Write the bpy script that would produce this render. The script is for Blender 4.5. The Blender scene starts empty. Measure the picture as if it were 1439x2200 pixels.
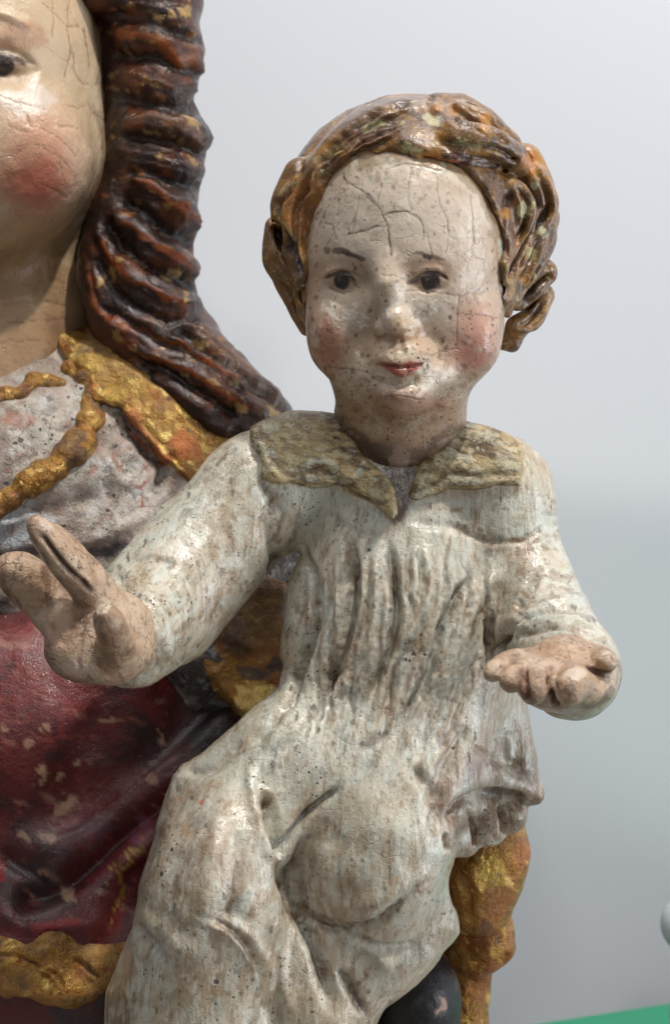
import bpy, math, time
import numpy as np
import openvdb as vdb

T0 = time.time()
# ------------------------------------------------------------------ camera, light, exposure
D = 38.0                      # cm from the lens to the child figure
CM = 0.01
sc = bpy.context.scene
COL = sc.collection
cam_d = bpy.data.cameras.new('camera')
cam = bpy.data.objects.new('camera', cam_d); COL.objects.link(cam)
cam.location = (0, -D*CM, 0); cam.rotation_euler = (math.radians(90), 0, 0)
cam_d.sensor_fit = 'VERTICAL'; cam_d.sensor_height = 24; cam_d.sensor_width = 24
cam_d.lens = 12*D/11.0
cam_d.clip_start = 0.01; cam_d.clip_end = 20
cam_d.dof.use_dof = True
cam_d.dof.focus_distance = (D-1.6)*CM
cam_d.dof.aperture_fstop = cam_d.lens/2.3
sc.camera = cam
w = bpy.data.worlds.new('World'); sc.world = w; w.use_nodes = True
bg = w.node_tree.nodes['Background']
bg.inputs[0].default_value = (0.94, 0.97, 1.0, 1); bg.inputs[1].default_value = 0.20
sc.view_settings.view_transform = 'Standard'; sc.view_settings.look = 'None'
sc.view_settings.exposure = 0.0; sc.view_settings.gamma = 1.0

def lamp(name, kind, loc, target, power, color, size, size_y=None, spot=None, blend=.6):
    d = bpy.data.lights.new(name, kind); d.energy = power; d.color = color
    if kind == 'AREA':
        d.size = size*CM
        if size_y: d.shape = 'RECTANGLE'; d.size_y = size_y*CM
    else:
        d.shadow_soft_size = size*CM
        if spot: d.spot_size = math.radians(spot); d.spot_blend = blend
    o = bpy.data.objects.new(name, d); COL.objects.link(o)
    from mathutils import Vector
    l = Vector(loc)*CM; t = Vector(target)*CM
    o.location = l; o.rotation_euler = (t-l).to_track_quat('-Z', 'Y').to_euler()
    return o
lamp('gallery_spot', 'SPOT', (50, -46, 130), (1, 0, 0), 74, (1.0, 0.95, 0.89), 3.2, spot=30)
lamp('ceiling_panel', 'AREA', (-20, -50, 170), (0, 5, 0), 12, (0.98, 0.985, 1.0), 120, 70)
lamp('side_fill_light', 'AREA', (150, -30, -12), (0, 32, -14), 17, (0.90, 0.95, 1.0), 45, 110)  # unseen side lamp added to even out the light on the wall
lamp('wall_washer', 'SPOT', (26, -26, 110), (24, 34, 100), 38, (1.0, 0.94, 0.93), .6, spot=104.3, blend=.02)
lamp('room_spot', 'SPOT', (-9, -150, 57), (2, 0, 3), 12, (1.0, 0.97, 0.95), 5, spot=25)

# ------------------------------------------------------------------ helpers: space
f32 = np.float32
def P(px, py, y):
    s = (D+y)/D
    return np.array([(px-719.5)/100*s, y, (1100-py)/100*s], f32)
def proj(p):
    s = D/(D+p[:, 1])
    return 719.5+100*p[:, 0]*s, 1100-100*p[:, 2]*s
rng = np.random.RandomState(7)
TAB = rng.rand(64, 64, 64).astype(f32)
def vn(p, scale, seed=0):
    """value noise 0..1 on points (cm); scale = cells per cm (scalar or triple)"""
    q = p*np.asarray(scale, f32)+f32(seed*7.31+200)
    i = np.floor(q).astype(np.int32); f = (q-i).astype(f32); f = f*f*(3-2*f)
    x0, y0, z0 = (i & 63).T; x1, y1, z1 = ((i+1) & 63).T
    fx, fy, fz = f.T
    def L(a, b, t): return a+(b-a)*t
    return L(L(L(TAB[x0, y0, z0], TAB[x1, y0, z0], fx), L(TAB[x0, y1, z0], TAB[x1, y1, z0], fx), fy),
             L(L(TAB[x0, y0, z1], TAB[x1, y0, z1], fx), L(TAB[x0, y1, z1], TAB[x1, y1, z1], fx), fy), fz)
def fbm(p, scale, seed=0, o=3):
    a = 0; t = 0; s = np.asarray(scale, f32); g = 1.0
    for k in range(o):
        a = a+g*vn(p, s*(2**k), seed+k*3); t += g; g *= .5
    return a/t
def spline(pts, n=6):
    pts = np.array(pts, float)
    if len(pts) < 3: return pts
    q = np.vstack([2*pts[0]-pts[1], pts, 2*pts[-1]-pts[-2]]); out = []
    for i in range(1, len(q)-2):
        for t in np.linspace(0, 1, n, endpoint=False):
            a, b, c, d = q[i-1:i+3]
            out.append(.5*((2*b)+(c-a)*t+(2*a-5*b+4*c-d)*t*t+(3*b-a-3*c+d)*t**3))
    out.append(q[-2]); return np.array(out)
def polydist(x, y, poly):
    poly = np.array(poly, float); n = len(poly)
    d = np.full(x.shape, 1e18); ins = np.zeros(x.shape, bool)
    for i in range(n):
        ax, ay = poly[i-1]; bx, by = poly[i]
        ex, ey = bx-ax, by-ay; wx, wy = x-ax, y-ay
        t = np.clip((wx*ex+wy*ey)/(ex*ex+ey*ey+1e-9), 0, 1)
        d = np.minimum(d, (wx-ex*t)**2+(wy-ey*t)**2)
        c = ((ay > y) != (by > y)) & (x < (bx-ax)*(y-ay)/((by-ay) if by != ay else 1e-9)+ax)
        ins ^= c
    d = np.sqrt(d); return np.where(ins, -d, d)
def linedist(x, y, pl):
    """distance to an open line, the signed side and the running parameter"""
    d = np.full(x.shape, 1e18); side = np.zeros(x.shape); par = np.zeros(x.shape); n = len(pl)-1
    for i in range(n):
        ax, ay = pl[i][:2]; bx, by = pl[i+1][:2]
        ex, ey = bx-ax, by-ay; wx, wy = x-ax, y-ay
        t = np.clip((wx*ex+wy*ey)/(ex*ex+ey*ey+1e-9), 0, 1)
        dd = (wx-ex*t)**2+(wy-ey*t)**2; m = dd < d
        d = np.where(m, dd, d); side = np.where(m, np.sign(ex*wy-ey*wx), side); par = np.where(m, (i+t)/n, par)
    return np.sqrt(d), side, par

# ------------------------------------------------------------------ implicit sculpting
class Sculpt:
    def __init__(self): self.ops = []
    def add(self, fn, mode='u', k=.3): self.ops.append((fn, mode, k)); return self
    def ell(self, px, py, y, rx, ry, rz, k=.3, rot=0, mode='u', tilt=0):
        s = (D+y)/D; c = P(px, py, y); r = np.array([rx, ry, rz], f32)*s
        a = math.radians(rot); ca, sa = math.cos(a), math.sin(a)
        b = math.radians(tilt); cb, sb = math.cos(b), math.sin(b)
        def fn(p):
            q = p-c
            x = ca*q[:, 0]-sa*q[:, 2]; z = sa*q[:, 0]+ca*q[:, 2]; yy = q[:, 1]
            yy, z = cb*yy-sb*z, sb*yy+cb*z
            k0 = np.sqrt((x/r[0])**2+(yy/r[1])**2+(z/r[2])**2)
            k1 = np.sqrt((x/r[0]**2)**2+(yy/r[1]**2)**2+(z/r[2]**2)**2)+1e-6
            return np.where(k0 < 1e-3, -r.min(), k0*(k0-1)/k1)
        return self.add(fn, mode, k)
    def chain(self, pts, k=.3, mode='u', smooth=False):
        pts = np.array(pts, float)
        if smooth: pts = spline(pts, 4)
        C = [(P(a, b, c), r*(D+c)/D) for a, b, c, r in pts]
        if len(C) == 1: C = C*2
        def fn(p):
            best = None
            for (a, ra), (b, rb) in zip(C[:-1], C[1:]):
                ab = b-a; t = np.clip(((p-a)@ab)/(ab@ab+1e-9), 0, 1)
                d = np.linalg.norm(p-a-t[:, None]*ab, axis=1)-(ra+(rb-ra)*t)
                best = d if best is None else np.minimum(best, d)
            return best
        return self.add(fn, mode, k)
    def plate(self, poly, y0, h, rd, k=.3, mode='u', gx=0, gy=0):
        poly = np.array(poly, float); cx, cy = poly.mean(0)
        def fn(p):
            px, py = proj(p); s = (D+p[:, 1])/D
            d2 = polydist(px, py, poly)/100*s
            yy = p[:, 1]-(y0+gx*(px-cx)/100+gy*(py-cy)/100)
            a = d2+rd; b = np.abs(yy)-h+rd
            return np.minimum(np.maximum(a, b), 0)+np.sqrt(np.maximum(a, 0)**2+np.maximum(b, 0)**2)-rd
        return self.add(fn, mode, k)
    def eval(self, p):
        d = None
        for fn, mode, k in self.ops:
            e = fn(p).astype(f32)
            if mode == 'x': d = fn(p); continue
            if d is None: d = e; continue
            if mode == 'u':
                h = np.maximum(k-np.abs(d-e), 0)/k; d = np.minimum(d, e)-h*h*k*.25
            elif mode == 's':
                e = -e; h = np.maximum(k-np.abs(d-e), 0)/k; d = np.maximum(d, e)+h*h*k*.25
            elif mode == 'i':
                h = np.maximum(k-np.abs(d-e), 0)/k; d = np.maximum(d, e)+h*h*k*.25
        return d
    def surf(self, px, py, lo=-9, hi=12, n=260):
        """depth of the first surface met at a picture position"""
        ys = np.linspace(lo, hi, n); p = np.array([P(px, py, y) for y in ys])
        d = self.eval(p); i = np.argmax(d < 0)
        if d[i] >= 0: return None
        return float(ys[i])
    def mesh(self, box, vox):
        lo = np.array([box[0], box[2], box[4]], f32); hi = np.array([box[1], box[3], box[5]], f32)
        B = 6; nb = np.ceil((hi-lo)/(vox*B)).astype(int); n = nb*B
        g = np.stack(np.meshgrid(*[np.arange(m) for m in nb], indexing='ij'), -1).reshape(-1, 3)
        cen = lo+(g*B+(B-1)/2)*vox
        cd = self.eval(cen.astype(f32))
        bigv = f32(vox*3)
        near = np.abs(cd) < vox*B*1.9
        arr = np.repeat(np.repeat(np.repeat(np.where(cd < 0, -bigv, bigv).reshape(nb).astype(f32), B, 0), B, 1), B, 2)
        off = np.stack(np.meshgrid(*[np.arange(B)]*3, indexing='ij'), -1).reshape(-1, 3)
        gi = g[near]
        A6 = arr.reshape(nb[0], B, nb[1], B, nb[2], B)
        for s in range(0, len(gi), 3000):
            b = gi[s:s+3000]
            idx = (b[:, None, :]*B+off[None]).reshape(-1, 3)
            d = self.eval((lo+idx*vox).astype(f32))
            arr[idx[:, 0], idx[:, 1], idx[:, 2]] = np.clip(d, -bigv, bigv)
        arr[0] = bigv; arr[-1] = bigv; arr[:, 0] = bigv; arr[:, -1] = bigv; arr[:, :, 0] = bigv; arr[:, :, -1] = bigv
        G = vdb.FloatGrid(float(bigv)); G.copyFromArray(arr)
        p, q = G.convertToQuads(0.0)
        return lo+p*vox, q

def pxbox(x0, x1, y0, y1, d0, d1):
    """world box (cm) that holds a picture rectangle between two depths"""
    c = np.array([P(a, b, d) for a in (x0, x1) for b in (y0, y1) for d in (d0, d1)])
    return (c[:, 0].min(), c[:, 0].max(), d0, d1, c[:, 2].min(), c[:, 2].max())

class Skin:
    """vertices of a finished part: carve and paint it with brush strokes"""
    def __init__(self, co, no):
        self.p = co; self.n = no; self.x, self.y = proj(co)
        v = co-np.array([0, -D, 0], f32); v /= np.linalg.norm(v, axis=1)[:, None]
        self.face = np.clip((-(v*no).sum(1)+.05)*4, 0, 1)
        self.d = np.zeros(len(co), f32)
        self.j1 = (fbm(co, 2.2, 11)-.5)*2; self.j2 = (fbm(co, 2.2, 12)-.5)*2
        self.j3 = (fbm(co, 7.0, 13, 2)-.5)*2; self.j4 = (fbm(co, 7.0, 14, 2)-.5)*2
        self.jf = fbm(co, 11, 15, 2)
        self.col = np.ones((len(co), 4), f32); self.col[:, 3] = 0
        self.wear = np.zeros((len(co), 4), f32); self.wear[:, 0] = .5; self.wear[:, 1] = .5; self.wear[:, 2] = .5
    def xy(self, j, sel=None):
        x = self.x+j*(self.j1*14+self.j3*5); y = self.y+j*(self.j2*14+self.j4*5)
        return (x, y) if sel is None else (x[sel], y[sel])
    def _stroke(self, pts, w, j, fade=True):
        pl = spline([q[:2] for q in pts]); m = w*3.2+25*j
        sel = np.where((self.face > 0) & (self.x > pl[:, 0].min()-m) & (self.x < pl[:, 0].max()+m)
                       & (self.y > pl[:, 1].min()-m) & (self.y < pl[:, 1].max()+m))[0]
        if len(sel) == 0: return sel, None, None
        x, y = self.xy(j, sel); d, side, par = linedist(x, y, pl)
        env = np.clip(np.minimum(par, 1-par)*6+.15, 0, 1) if fade else 1
        return sel, (d, side), env*self.face[sel]
    def ridge(self, pts, w, a, j=.3, fade=True):
        sel, ds, e = self._stroke(pts, w, j, fade)
        if len(sel): self.d[sel] += a*np.exp(-(ds[0]/w)**2)*e
    def step(self, pts, w, a, j=.3, fade=True):
        """an edge: the left side of the stroke stands proud and falls off slowly, the other drops sharply"""
        sel, ds, e = self._stroke(pts, w*1.4, j, fade)
        if len(sel):
            t = ds[0]*ds[1]/w
            self.d[sel] += a*np.where(t < 0, np.exp(t*.9), -np.exp(-t*2.2)*.8+0*t)*e*np.clip(np.abs(t)*3, 0, 1)
    def blob_m(self, cx, cy, rx, ry, rot=0, j=.6, soft=.35):
        m = max(rx, ry)*1.6+25*j
        sel = np.where((self.face > 0) & (np.abs(self.x-cx) < m) & (np.abs(self.y-cy) < m))[0]
        x, y = self.xy(j, sel); a = math.radians(rot); x = x-cx; y = y-cy
        u = (x*math.cos(a)+y*math.sin(a))/rx; v = (-x*math.sin(a)+y*math.cos(a))/ry
        return sel, np.clip((1-np.sqrt(u*u+v*v))/soft+.5, 0, 1)*self.face[sel]
    def bump(self, cx, cy, rx, ry, a, rot=0, j=.2):
        sel, _ = self.blob_m(cx, cy, rx, ry, rot, j)
        x, y = self.xy(j, sel); an = math.radians(rot); x = x-cx; y = y-cy
        u = (x*math.cos(an)+y*math.sin(an))/rx; v = (-x*math.sin(an)+y*math.cos(an))/ry
        self.d[sel] += a*np.exp(-(u*u+v*v)*2)*self.face[sel]
    def mix(self, sel, m, c, a=1, gold=None, brk=0, keep=0):
        if brk: m = m*(1-brk)+brk*np.clip((m*1.1+self.jf[sel]-1.0)*7, 0, 1)
        if keep: self.wear[sel, 3] = np.maximum(self.wear[sel, 3]*(1-m), np.clip(m*a*1.2, 0, 1)*keep)
        m = (m*a)[:, None]; c = np.array(lin(c)+(0 if gold is None else gold,), f32)
        if gold is None: self.col[sel, :3] += (c[:3]-self.col[sel, :3])*m
        else: self.col[sel] += (c-self.col[sel])*m
    def blob(self, cx, cy, rx, ry, c, a=1, rot=0, j=.6, soft=.35, gold=None, brk=.5, keep=.7):
        sel, m = self.blob_m(cx, cy, rx, ry, rot, j, soft); self.mix(sel, m, c, a, gold, brk, keep)
    def line(self, pts, w, c, a=1, j=.5, soft=.5, gold=None, fade=True, brk=.4, keep=.7):
        sel, ds, e = self._stroke(pts, w, j, fade)
        if len(sel): self.mix(sel, np.clip((1-ds[0]/w)/soft+.3, 0, 1)*e, c, a, gold, brk, keep)
    def area(self, poly, c, a=1, j=.6, soft=6, gold=None, keep=.35):
        sel = np.where(self.face > -1)[0]; x, y = self.xy(j, sel)
        m = np.clip(.5-polydist(x, y, poly)/soft/2, 0, 1)*np.clip(self.face+.3, 0, 1); self.mix(sel, m, c, a, gold, 0, keep)
    def flecks(self, poly, n, size, cols, seed=1, stretch=1., dirn=(-.12, 1), a=.8, keep=.6, gold=None):
        """many small touches of paint, dirt or painted-in glints, drawn out along one direction"""
        r = np.random.RandomState(seed); pg = np.array(poly, float); lo, hi = pg.min(0), pg.max(0)
        sel0 = np.where((self.face > .2) & (self.x > lo[0]) & (self.x < hi[0]) & (self.y > lo[1]) & (self.y < hi[1]))[0]
        X, Y = self.x[sel0]+self.j3[sel0]*size*.8, self.y[sel0]+self.j4[sel0]*size*.8
        o = np.argsort(Y); X, Y, sel0 = X[o], Y[o], sel0[o]
        dx, dy = np.array(dirn)/np.hypot(*dirn)
        c = r.rand(n*3, 2)*(hi-lo)+lo; c = c[polydist(c[:, 0], c[:, 1], pg) < 0][:n]
        for i, (cx, cy) in enumerate(c):
            s_ = size*(.35+r.rand()**2*1.3); L = s_*stretch*(.6+r.rand()); m = max(L, s_)*1.2
            i0, i1 = np.searchsorted(Y, (cy-m, cy+m)); ss = slice(i0, i1)
            u = X[ss]-cx; v = Y[ss]-cy; al = u*dx+v*dy; ac = u*dy-v*dx
            q = (al/L)**2+(ac/s_)**2; w_ = np.where(q < 1.3)[0]
            if len(w_): self.mix(sel0[i0:i1][w_], np.clip((1.15-q[w_])*3, 0, 1)*self.face[sel0[i0:i1][w_]], cols[i % len(cols)], a*(.5+.5*r.rand()), gold, keep=keep)
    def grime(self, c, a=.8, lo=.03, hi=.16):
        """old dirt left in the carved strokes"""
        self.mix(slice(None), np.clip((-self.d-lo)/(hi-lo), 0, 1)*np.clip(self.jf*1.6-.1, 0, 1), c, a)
    def all(self, m, c, a=1, gold=None): self.mix(slice(None), m, c, a, gold)
    def noise(self, scale, seed, lo, hi, o=3):
        return np.clip((fbm(self.p, scale, seed, o)-lo)/(hi-lo), 0, 1)
def lin(c):
    return tuple((v/255/12.92 if v/255 <= .04045 else ((v/255+.055)/1.055)**2.4) for v in c[:3])

# ------------------------------------------------------------------ objects
def tag(o, label=None, cat=None, group=None, kind=None):
    for k, v in (('label', label), ('category', cat), ('group', group), ('kind', kind)):
        if v: o[k] = v
    return o
def empty(name, loc, label, cat):
    o = bpy.data.objects.new(name, None); COL.objects.link(o); o.location = np.array(loc)*CM; o.empty_display_size = .02
    return tag(o, label, cat)
ORIG = {}
def make(name, verts, faces, mat, parent=None, smooth=True):
    me = bpy.data.meshes.new(name)
    v = np.ascontiguousarray(verts*CM, f32)
    fa = np.ascontiguousarray(faces, np.int32); nf, k = fa.shape
    me.vertices.add(len(v)); me.vertices.foreach_set('co', v.ravel())
    me.loops.add(nf*k); me.loops.foreach_set('vertex_index', fa.ravel())
    me.polygons.add(nf); me.polygons.foreach_set('loop_start', np.arange(nf, dtype=np.int32)*k)
    me.update(calc_edges=True); me.validate()
    if smooth: me.polygons.foreach_set('use_smooth', np.ones(nf, bool))
    o = bpy.data.objects.new(name, me); COL.objects.link(o)
    if mat: me.materials.append(mat)
    if parent is not None:
        o.parent = parent; o.matrix_parent_inverse = parent_inv(parent)
    return o
from mathutils import Matrix
def parent_inv(p):
    m = Matrix.Translation(p.location)
    if p.parent: m = Matrix.Translation(p.parent.location)
    return Matrix.Translation(-p.location) if not p.parent else Matrix.Identity(4)
def sculpt_part(S, name, box, vox, mat, parent, carve=None, paint=None, sub=1, cover=()):
    t = time.time()
    v, q = S.mesh(box, vox)
    if cover:                                   # drop what lies deep inside a neighbouring part
        bur = np.zeros(len(v), bool)
        for c, dpt in cover: bur |= c.eval(v.astype(f32)) < -dpt
        q = q[~bur[q].all(1)]; u = np.unique(q); r = np.zeros(len(v), np.int32); r[u] = np.arange(len(u)); v = v[u]; q = r[q]
    me = bpy.data.meshes.new(name+'_raw')
    o = make(name, v, q, None)
    if sub:
        md = o.modifiers.new('s', 'SUBSURF'); md.levels = sub; md.quality = 2; md.boundary_smooth = 'ALL'
        dg = bpy.context.evaluated_depsgraph_get(); ev = o.evaluated_get(dg)
        m2 = bpy.data.meshes.new_from_object(ev); old = o.data; o.modifiers.clear(); o.data = m2
        bpy.data.meshes.remove(old)
    me = o.data; me.name = name
    n = len(me.vertices)
    co = np.empty(n*3, f32); me.vertices.foreach_get('co', co); co = co.reshape(-1, 3)/CM
    no = np.empty(n*3, f32); me.vertices.foreach_get('normal', no); no = no.reshape(-1, 3)
    sk = Skin(co, no)
    if carve:
        carve(sk); co2 = co+no*sk.d[:, None]
        me.vertices.foreach_set('co', (co2*CM).ravel()); me.update()
    if paint:
        paint(sk)
    for nm, a in (('paint', sk.col), ('wear', sk.wear)):
        at = me.attributes.new(nm, 'FLOAT_COLOR', 'POINT'); at.data.foreach_set('color', np.clip(a, 0, 1).astype(f32).ravel())
    me.polygons.foreach_set('use_smooth', np.ones(len(me.polygons), bool))
    me.materials.append(mat)
    if parent is not None:
        o.parent = parent
        if not parent.parent: o.matrix_parent_inverse = Matrix.Translation(-parent.location)
    print('%-18s %7d verts  %.1fs' % (name, n, time.time()-t))
    return o

# ------------------------------------------------------------------ materials
def ramp(nt, fac, stops, interp='LINEAR'):
    r = nt.nodes.new('ShaderNodeValToRGB'); r.color_ramp.interpolation = interp
    e = r.color_ramp.elements
    while len(e) > 1: e.remove(e[-1])
    e[0].position = stops[0][0]; e[0].color = (stops[0][1],)*3+(1,) if not hasattr(stops[0][1], '__len__') else tuple(stops[0][1])+(1,)
    for p, c in stops[1:]:
        x = e.new(p); x.color = (c,)*3+(1,) if not hasattr(c, '__len__') else tuple(c)+(1,)
    nt.links.new(fac, r.inputs[0]); return r.outputs[0]
class NT:
    def __init__(s, name):
        s.m = bpy.data.materials.new(name); s.m.use_nodes = True; s.nt = s.m.node_tree; s.b = s.nt.nodes['Principled BSDF']
        tc = s.nt.nodes.new('ShaderNodeTexCoord'); s.P = s.vm('SCALE', s.obj(tc), 100)
    def obj(s, tc):
        g = s.nt.nodes.new('ShaderNodeNewGeometry'); return g.outputs['Position']
    def link(s, a, b):
        if isinstance(a, bpy.types.NodeSocket): s.nt.links.new(a, b)
        else:
            try: b.default_value = a
            except Exception: b.default_value = tuple(a)+(1,) if len(a) == 3 else a
    def vm(s, op, a, b):
        n = s.nt.nodes.new('ShaderNodeVectorMath'); n.operation = op; s.link(a, n.inputs[0])
        s.link(b, n.inputs['Scale'] if op == 'SCALE' else n.inputs[1]); return n.outputs[0]
    def ma(s, op, a, b=0, c=0, clamp=False):
        n = s.nt.nodes.new('ShaderNodeMath'); n.operation = op; n.use_clamp = clamp
        s.link(a, n.inputs[0]); s.link(b, n.inputs[1]); s.link(c, n.inputs[2]); return n.outputs[0]
    def noise(s, scale, detail=3, rough=.55, vec=None, off=0, stretch=None, dist=0):
        v = vec or s.P
        if stretch: v = s.vm('MULTIPLY', v, stretch)
        if off: v = s.vm('ADD', v, (off, off*1.7, -off))
        n = s.nt.nodes.new('ShaderNodeTexNoise'); s.link(v, n.inputs['Vector'])
        n.inputs['Scale'].default_value = scale; n.inputs['Detail'].default_value = detail
        n.inputs['Roughness'].default_value = rough; n.inputs['Distortion'].default_value = dist
        return n.outputs[0]
    def vor(s, scale, feature='F1', vec=None, rand=1, off=0):
        v = vec or s.P
        if off: v = s.vm('ADD', v, (off, off*1.3, off*.7))
        n = s.nt.nodes.new('ShaderNodeTexVoronoi'); n.feature = feature; s.link(v, n.inputs['Vector'])
        n.inputs['Scale'].default_value = scale; n.inputs['Randomness'].default_value = rand
        return n
    def mix(s, f, a, b, blend='MIX'):
        n = s.nt.nodes.new('ShaderNodeMix'); n.data_type = 'RGBA'; n.blend_type = blend; n.clamp_factor = True
        s.link(f, n.inputs[0]); s.link(a, n.inputs[6]); s.link(b, n.inputs[7]); return n.outputs[2]
    def ss(s, v, lo, hi):
        n = s.nt.nodes.new('ShaderNodeMapRange'); n.interpolation_type = 'SMOOTHSTEP'
        s.link(v, n.inputs[0]); n.inputs[1].default_value = lo; n.inputs[2].default_value = hi; return n.outputs[0]
    def attr(s, name):
        n = s.nt.nodes.new('ShaderNodeAttribute'); n.attribute_name = name; return n
    def bump(s, h, strength, dist):
        n = s.nt.nodes.new('ShaderNodeBump'); n.inputs['Strength'].default_value = strength
        n.inputs['Distance'].default_value = dist*CM; s.link(h, n.inputs['Height']); return n.outputs[0]

def polychrome(name, tints, streak=None, speck=(5.5, .5), crack=(1.6, .5), rough=(.34, .55), bumpy=1.0, chips=None,
               speck_col=(62, 44, 34), crack_col=(70, 55, 44), warp=.5, goldrough=.32, fine=.7, coat=.3, grain=None, coatr=.14):
    """old oil polychromy: paint attribute, mottling, pits, craquelure, thin glossy varnish"""
    s = NT(name); a = s.attr('paint'); wv = s.attr('wear')
    sep = s.nt.nodes.new('ShaderNodeSeparateColor'); s.link(wv.outputs['Color'], sep.inputs[0])
    W0, W1, W2 = sep.outputs[0], sep.outputs[1], sep.outputs[2]
    gold = a.outputs['Alpha']
    c = a.outputs['Color']
    keep = s.ma('SUBTRACT', 1, wv.outputs['Alpha'])
    for i, (col, scale, lo, hi, amt, st) in enumerate(tints):
        n = s.noise(scale, 5, .62, off=3.1*i+1, stretch=st, dist=.35)
        c = s.mix(s.ma('MULTIPLY', s.ma('MULTIPLY', s.ss(n, lo, hi), amt), keep), c, lin(col))
    h = s.ma('MULTIPLY', s.noise(8, 5, .62), 1.5 if grain is None else grain)
    if streak:
        st = s.noise(streak[0], 4, .65, stretch=streak[1], off=5, dist=.3)
        c = s.mix(s.ma('MULTIPLY', s.ma('MULTIPLY', s.ss(st, .50, .72), streak[2]), keep), c, lin(streak[3]))
        c = s.mix(s.ma('MULTIPLY', s.ss(st, .46, .28), streak[2]), c, lin(streak[4]))
        h = s.ma('ADD', h, s.ma('MULTIPLY', st, 1.1))
    # worn pits: two sizes of irregular dots
    nz = s.nt.nodes.new('ShaderNodeTexNoise'); s.link(s.P, nz.inputs['Vector']); nz.inputs['Scale'].default_value = 3.0; nz.inputs['Detail'].default_value = 4
    wp = s.vm('ADD', s.P, s.vm('SCALE', s.vm('SUBTRACT', nz.outputs['Color'], (.5, .5, .5)), warp))
    wq = s.vm('ADD', s.P, s.vm('SCALE', s.vm('SUBTRACT', nz.outputs['Color'], (.5, .5, .5)), .16))
    patch = s.ss(s.noise(.9, 3, .6, off=9), .30, .66)
    pits = None
    for sc_, off, rad in ((speck[0], 0, .20), (speck[0]*2.0, 4, .28)):
        v = s.vor(sc_, 'F1', wq, off=off)
        sp = s.nt.nodes.new('ShaderNodeSeparateColor'); s.link(v.outputs['Color'], sp.inputs[0])
        size = s.ma('MULTIPLY', s.ma('MULTIPLY', s.ma('POWER', sp.outputs[0], 3.5), rad), s.ma('ADD', s.ma('MULTIPLY', s.ma('MULTIPLY', patch, W0), 2.0*speck[1]), .18))
        m = s.ss(s.ma('DIVIDE', v.outputs['Distance'], s.ma('ADD', size, .0001)), 1.25, .75)
        pits = m if pits is None else s.ma('MAXIMUM', pits, m)
    n1 = s.noise(speck[0]*2.2, 3, .6, off=51, dist=.3)
    m1 = s.ma('MULTIPLY', s.ss(n1, .655, .70), s.ma('MULTIPLY', s.ma('MULTIPLY', patch, W0), 1.6*speck[1]), clamp=True)
    pits = s.ma('MAXIMUM', pits, m1)
    # craquelure
    v = s.vor(crack[0], 'DISTANCE_TO_EDGE', wp)
    v2 = s.vor(crack[0]*2.6, 'DISTANCE_TO_EDGE', wp, off=2)
    cm = s.ma('MULTIPLY', s.ss(v.outputs['Distance'], .020, .004), s.ss(s.noise(1.2, 2, .5, off=13), .48, .62))
    cm2 = s.ma('MULTIPLY', s.ss(v2.outputs['Distance'], .035, .008), s.ss(s.noise(1.7, 2, .5, off=17), .54, .66))
    cr = s.ma('MULTIPLY', s.ma('MAXIMUM', cm, s.ma('MULTIPLY', cm2, .8)), s.ma('MULTIPLY', W1, 2*crack[1]), clamp=True)
    h = s.ma('SUBTRACT', h, s.ma('MULTIPLY', pits, .9)); h = s.ma('SUBTRACT', h, s.ma('MULTIPLY', cr, 1.1))
    h = s.ma('ADD', h, s.ma('MULTIPLY', s.noise(28, 3, .6, off=2), fine))
    h = s.ma('ADD', h, s.ma('MULTIPLY', s.noise(2.5, 2, .5, off=7), .9))
    if chips:
        cs, clo, ccol, camt = chips
        cn = s.ma('MULTIPLY', s.ss(s.noise(cs, 6, .68, off=21, dist=.4), clo, clo+.02), camt)
        c = s.mix(cn, c, lin(ccol)); h = s.ma('SUBTRACT', h, s.ma('MULTIPLY', cn, .8)); gold = s.ma('MULTIPLY', gold, s.ma('SUBTRACT', 1, cn))
    c = s.mix(s.ma('MULTIPLY', pits, .82), c, lin(speck_col))
    c = s.mix(s.ma('MULTIPLY', cr, .75), c, lin(crack_col))
    s.link(c, s.b.inputs['Base Color'])
    gm = s.ma('MULTIPLY', gold, s.ss(s.noise(3.2, 4, .6, off=31), .30, .55))
    s.link(gm, s.b.inputs['Metallic'])
    rn = s.ma('ADD', rough[0], s.ma('MULTIPLY', s.noise(5, 4, .6, off=40), rough[1]-rough[0]))
    rn = s.ma('ADD', rn, s.ma('MULTIPLY', s.ma('SUBTRACT', .5, W2), .5))
    rn = s.ma('ADD', s.ma('MULTIPLY', rn, s.ma('SUBTRACT', 1, gm)), s.ma('MULTIPLY', gm, goldrough))
    rn = s.ma('ADD', rn, s.ma('MULTIPLY', pits, .3), clamp=True)
    s.link(rn, s.b.inputs['Roughness'])
    s.b.inputs['Coat Weight'].default_value = coat; s.b.inputs['Coat Roughness'].default_value = coatr
    nb = s.bump(h, .85*bumpy, .035); s.link(nb, s.b.inputs['Normal']); nc = s.bump(h, .5*bumpy, .03); s.link(nc, s.b.inputs['Coat Normal'])
    return s.m
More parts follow.
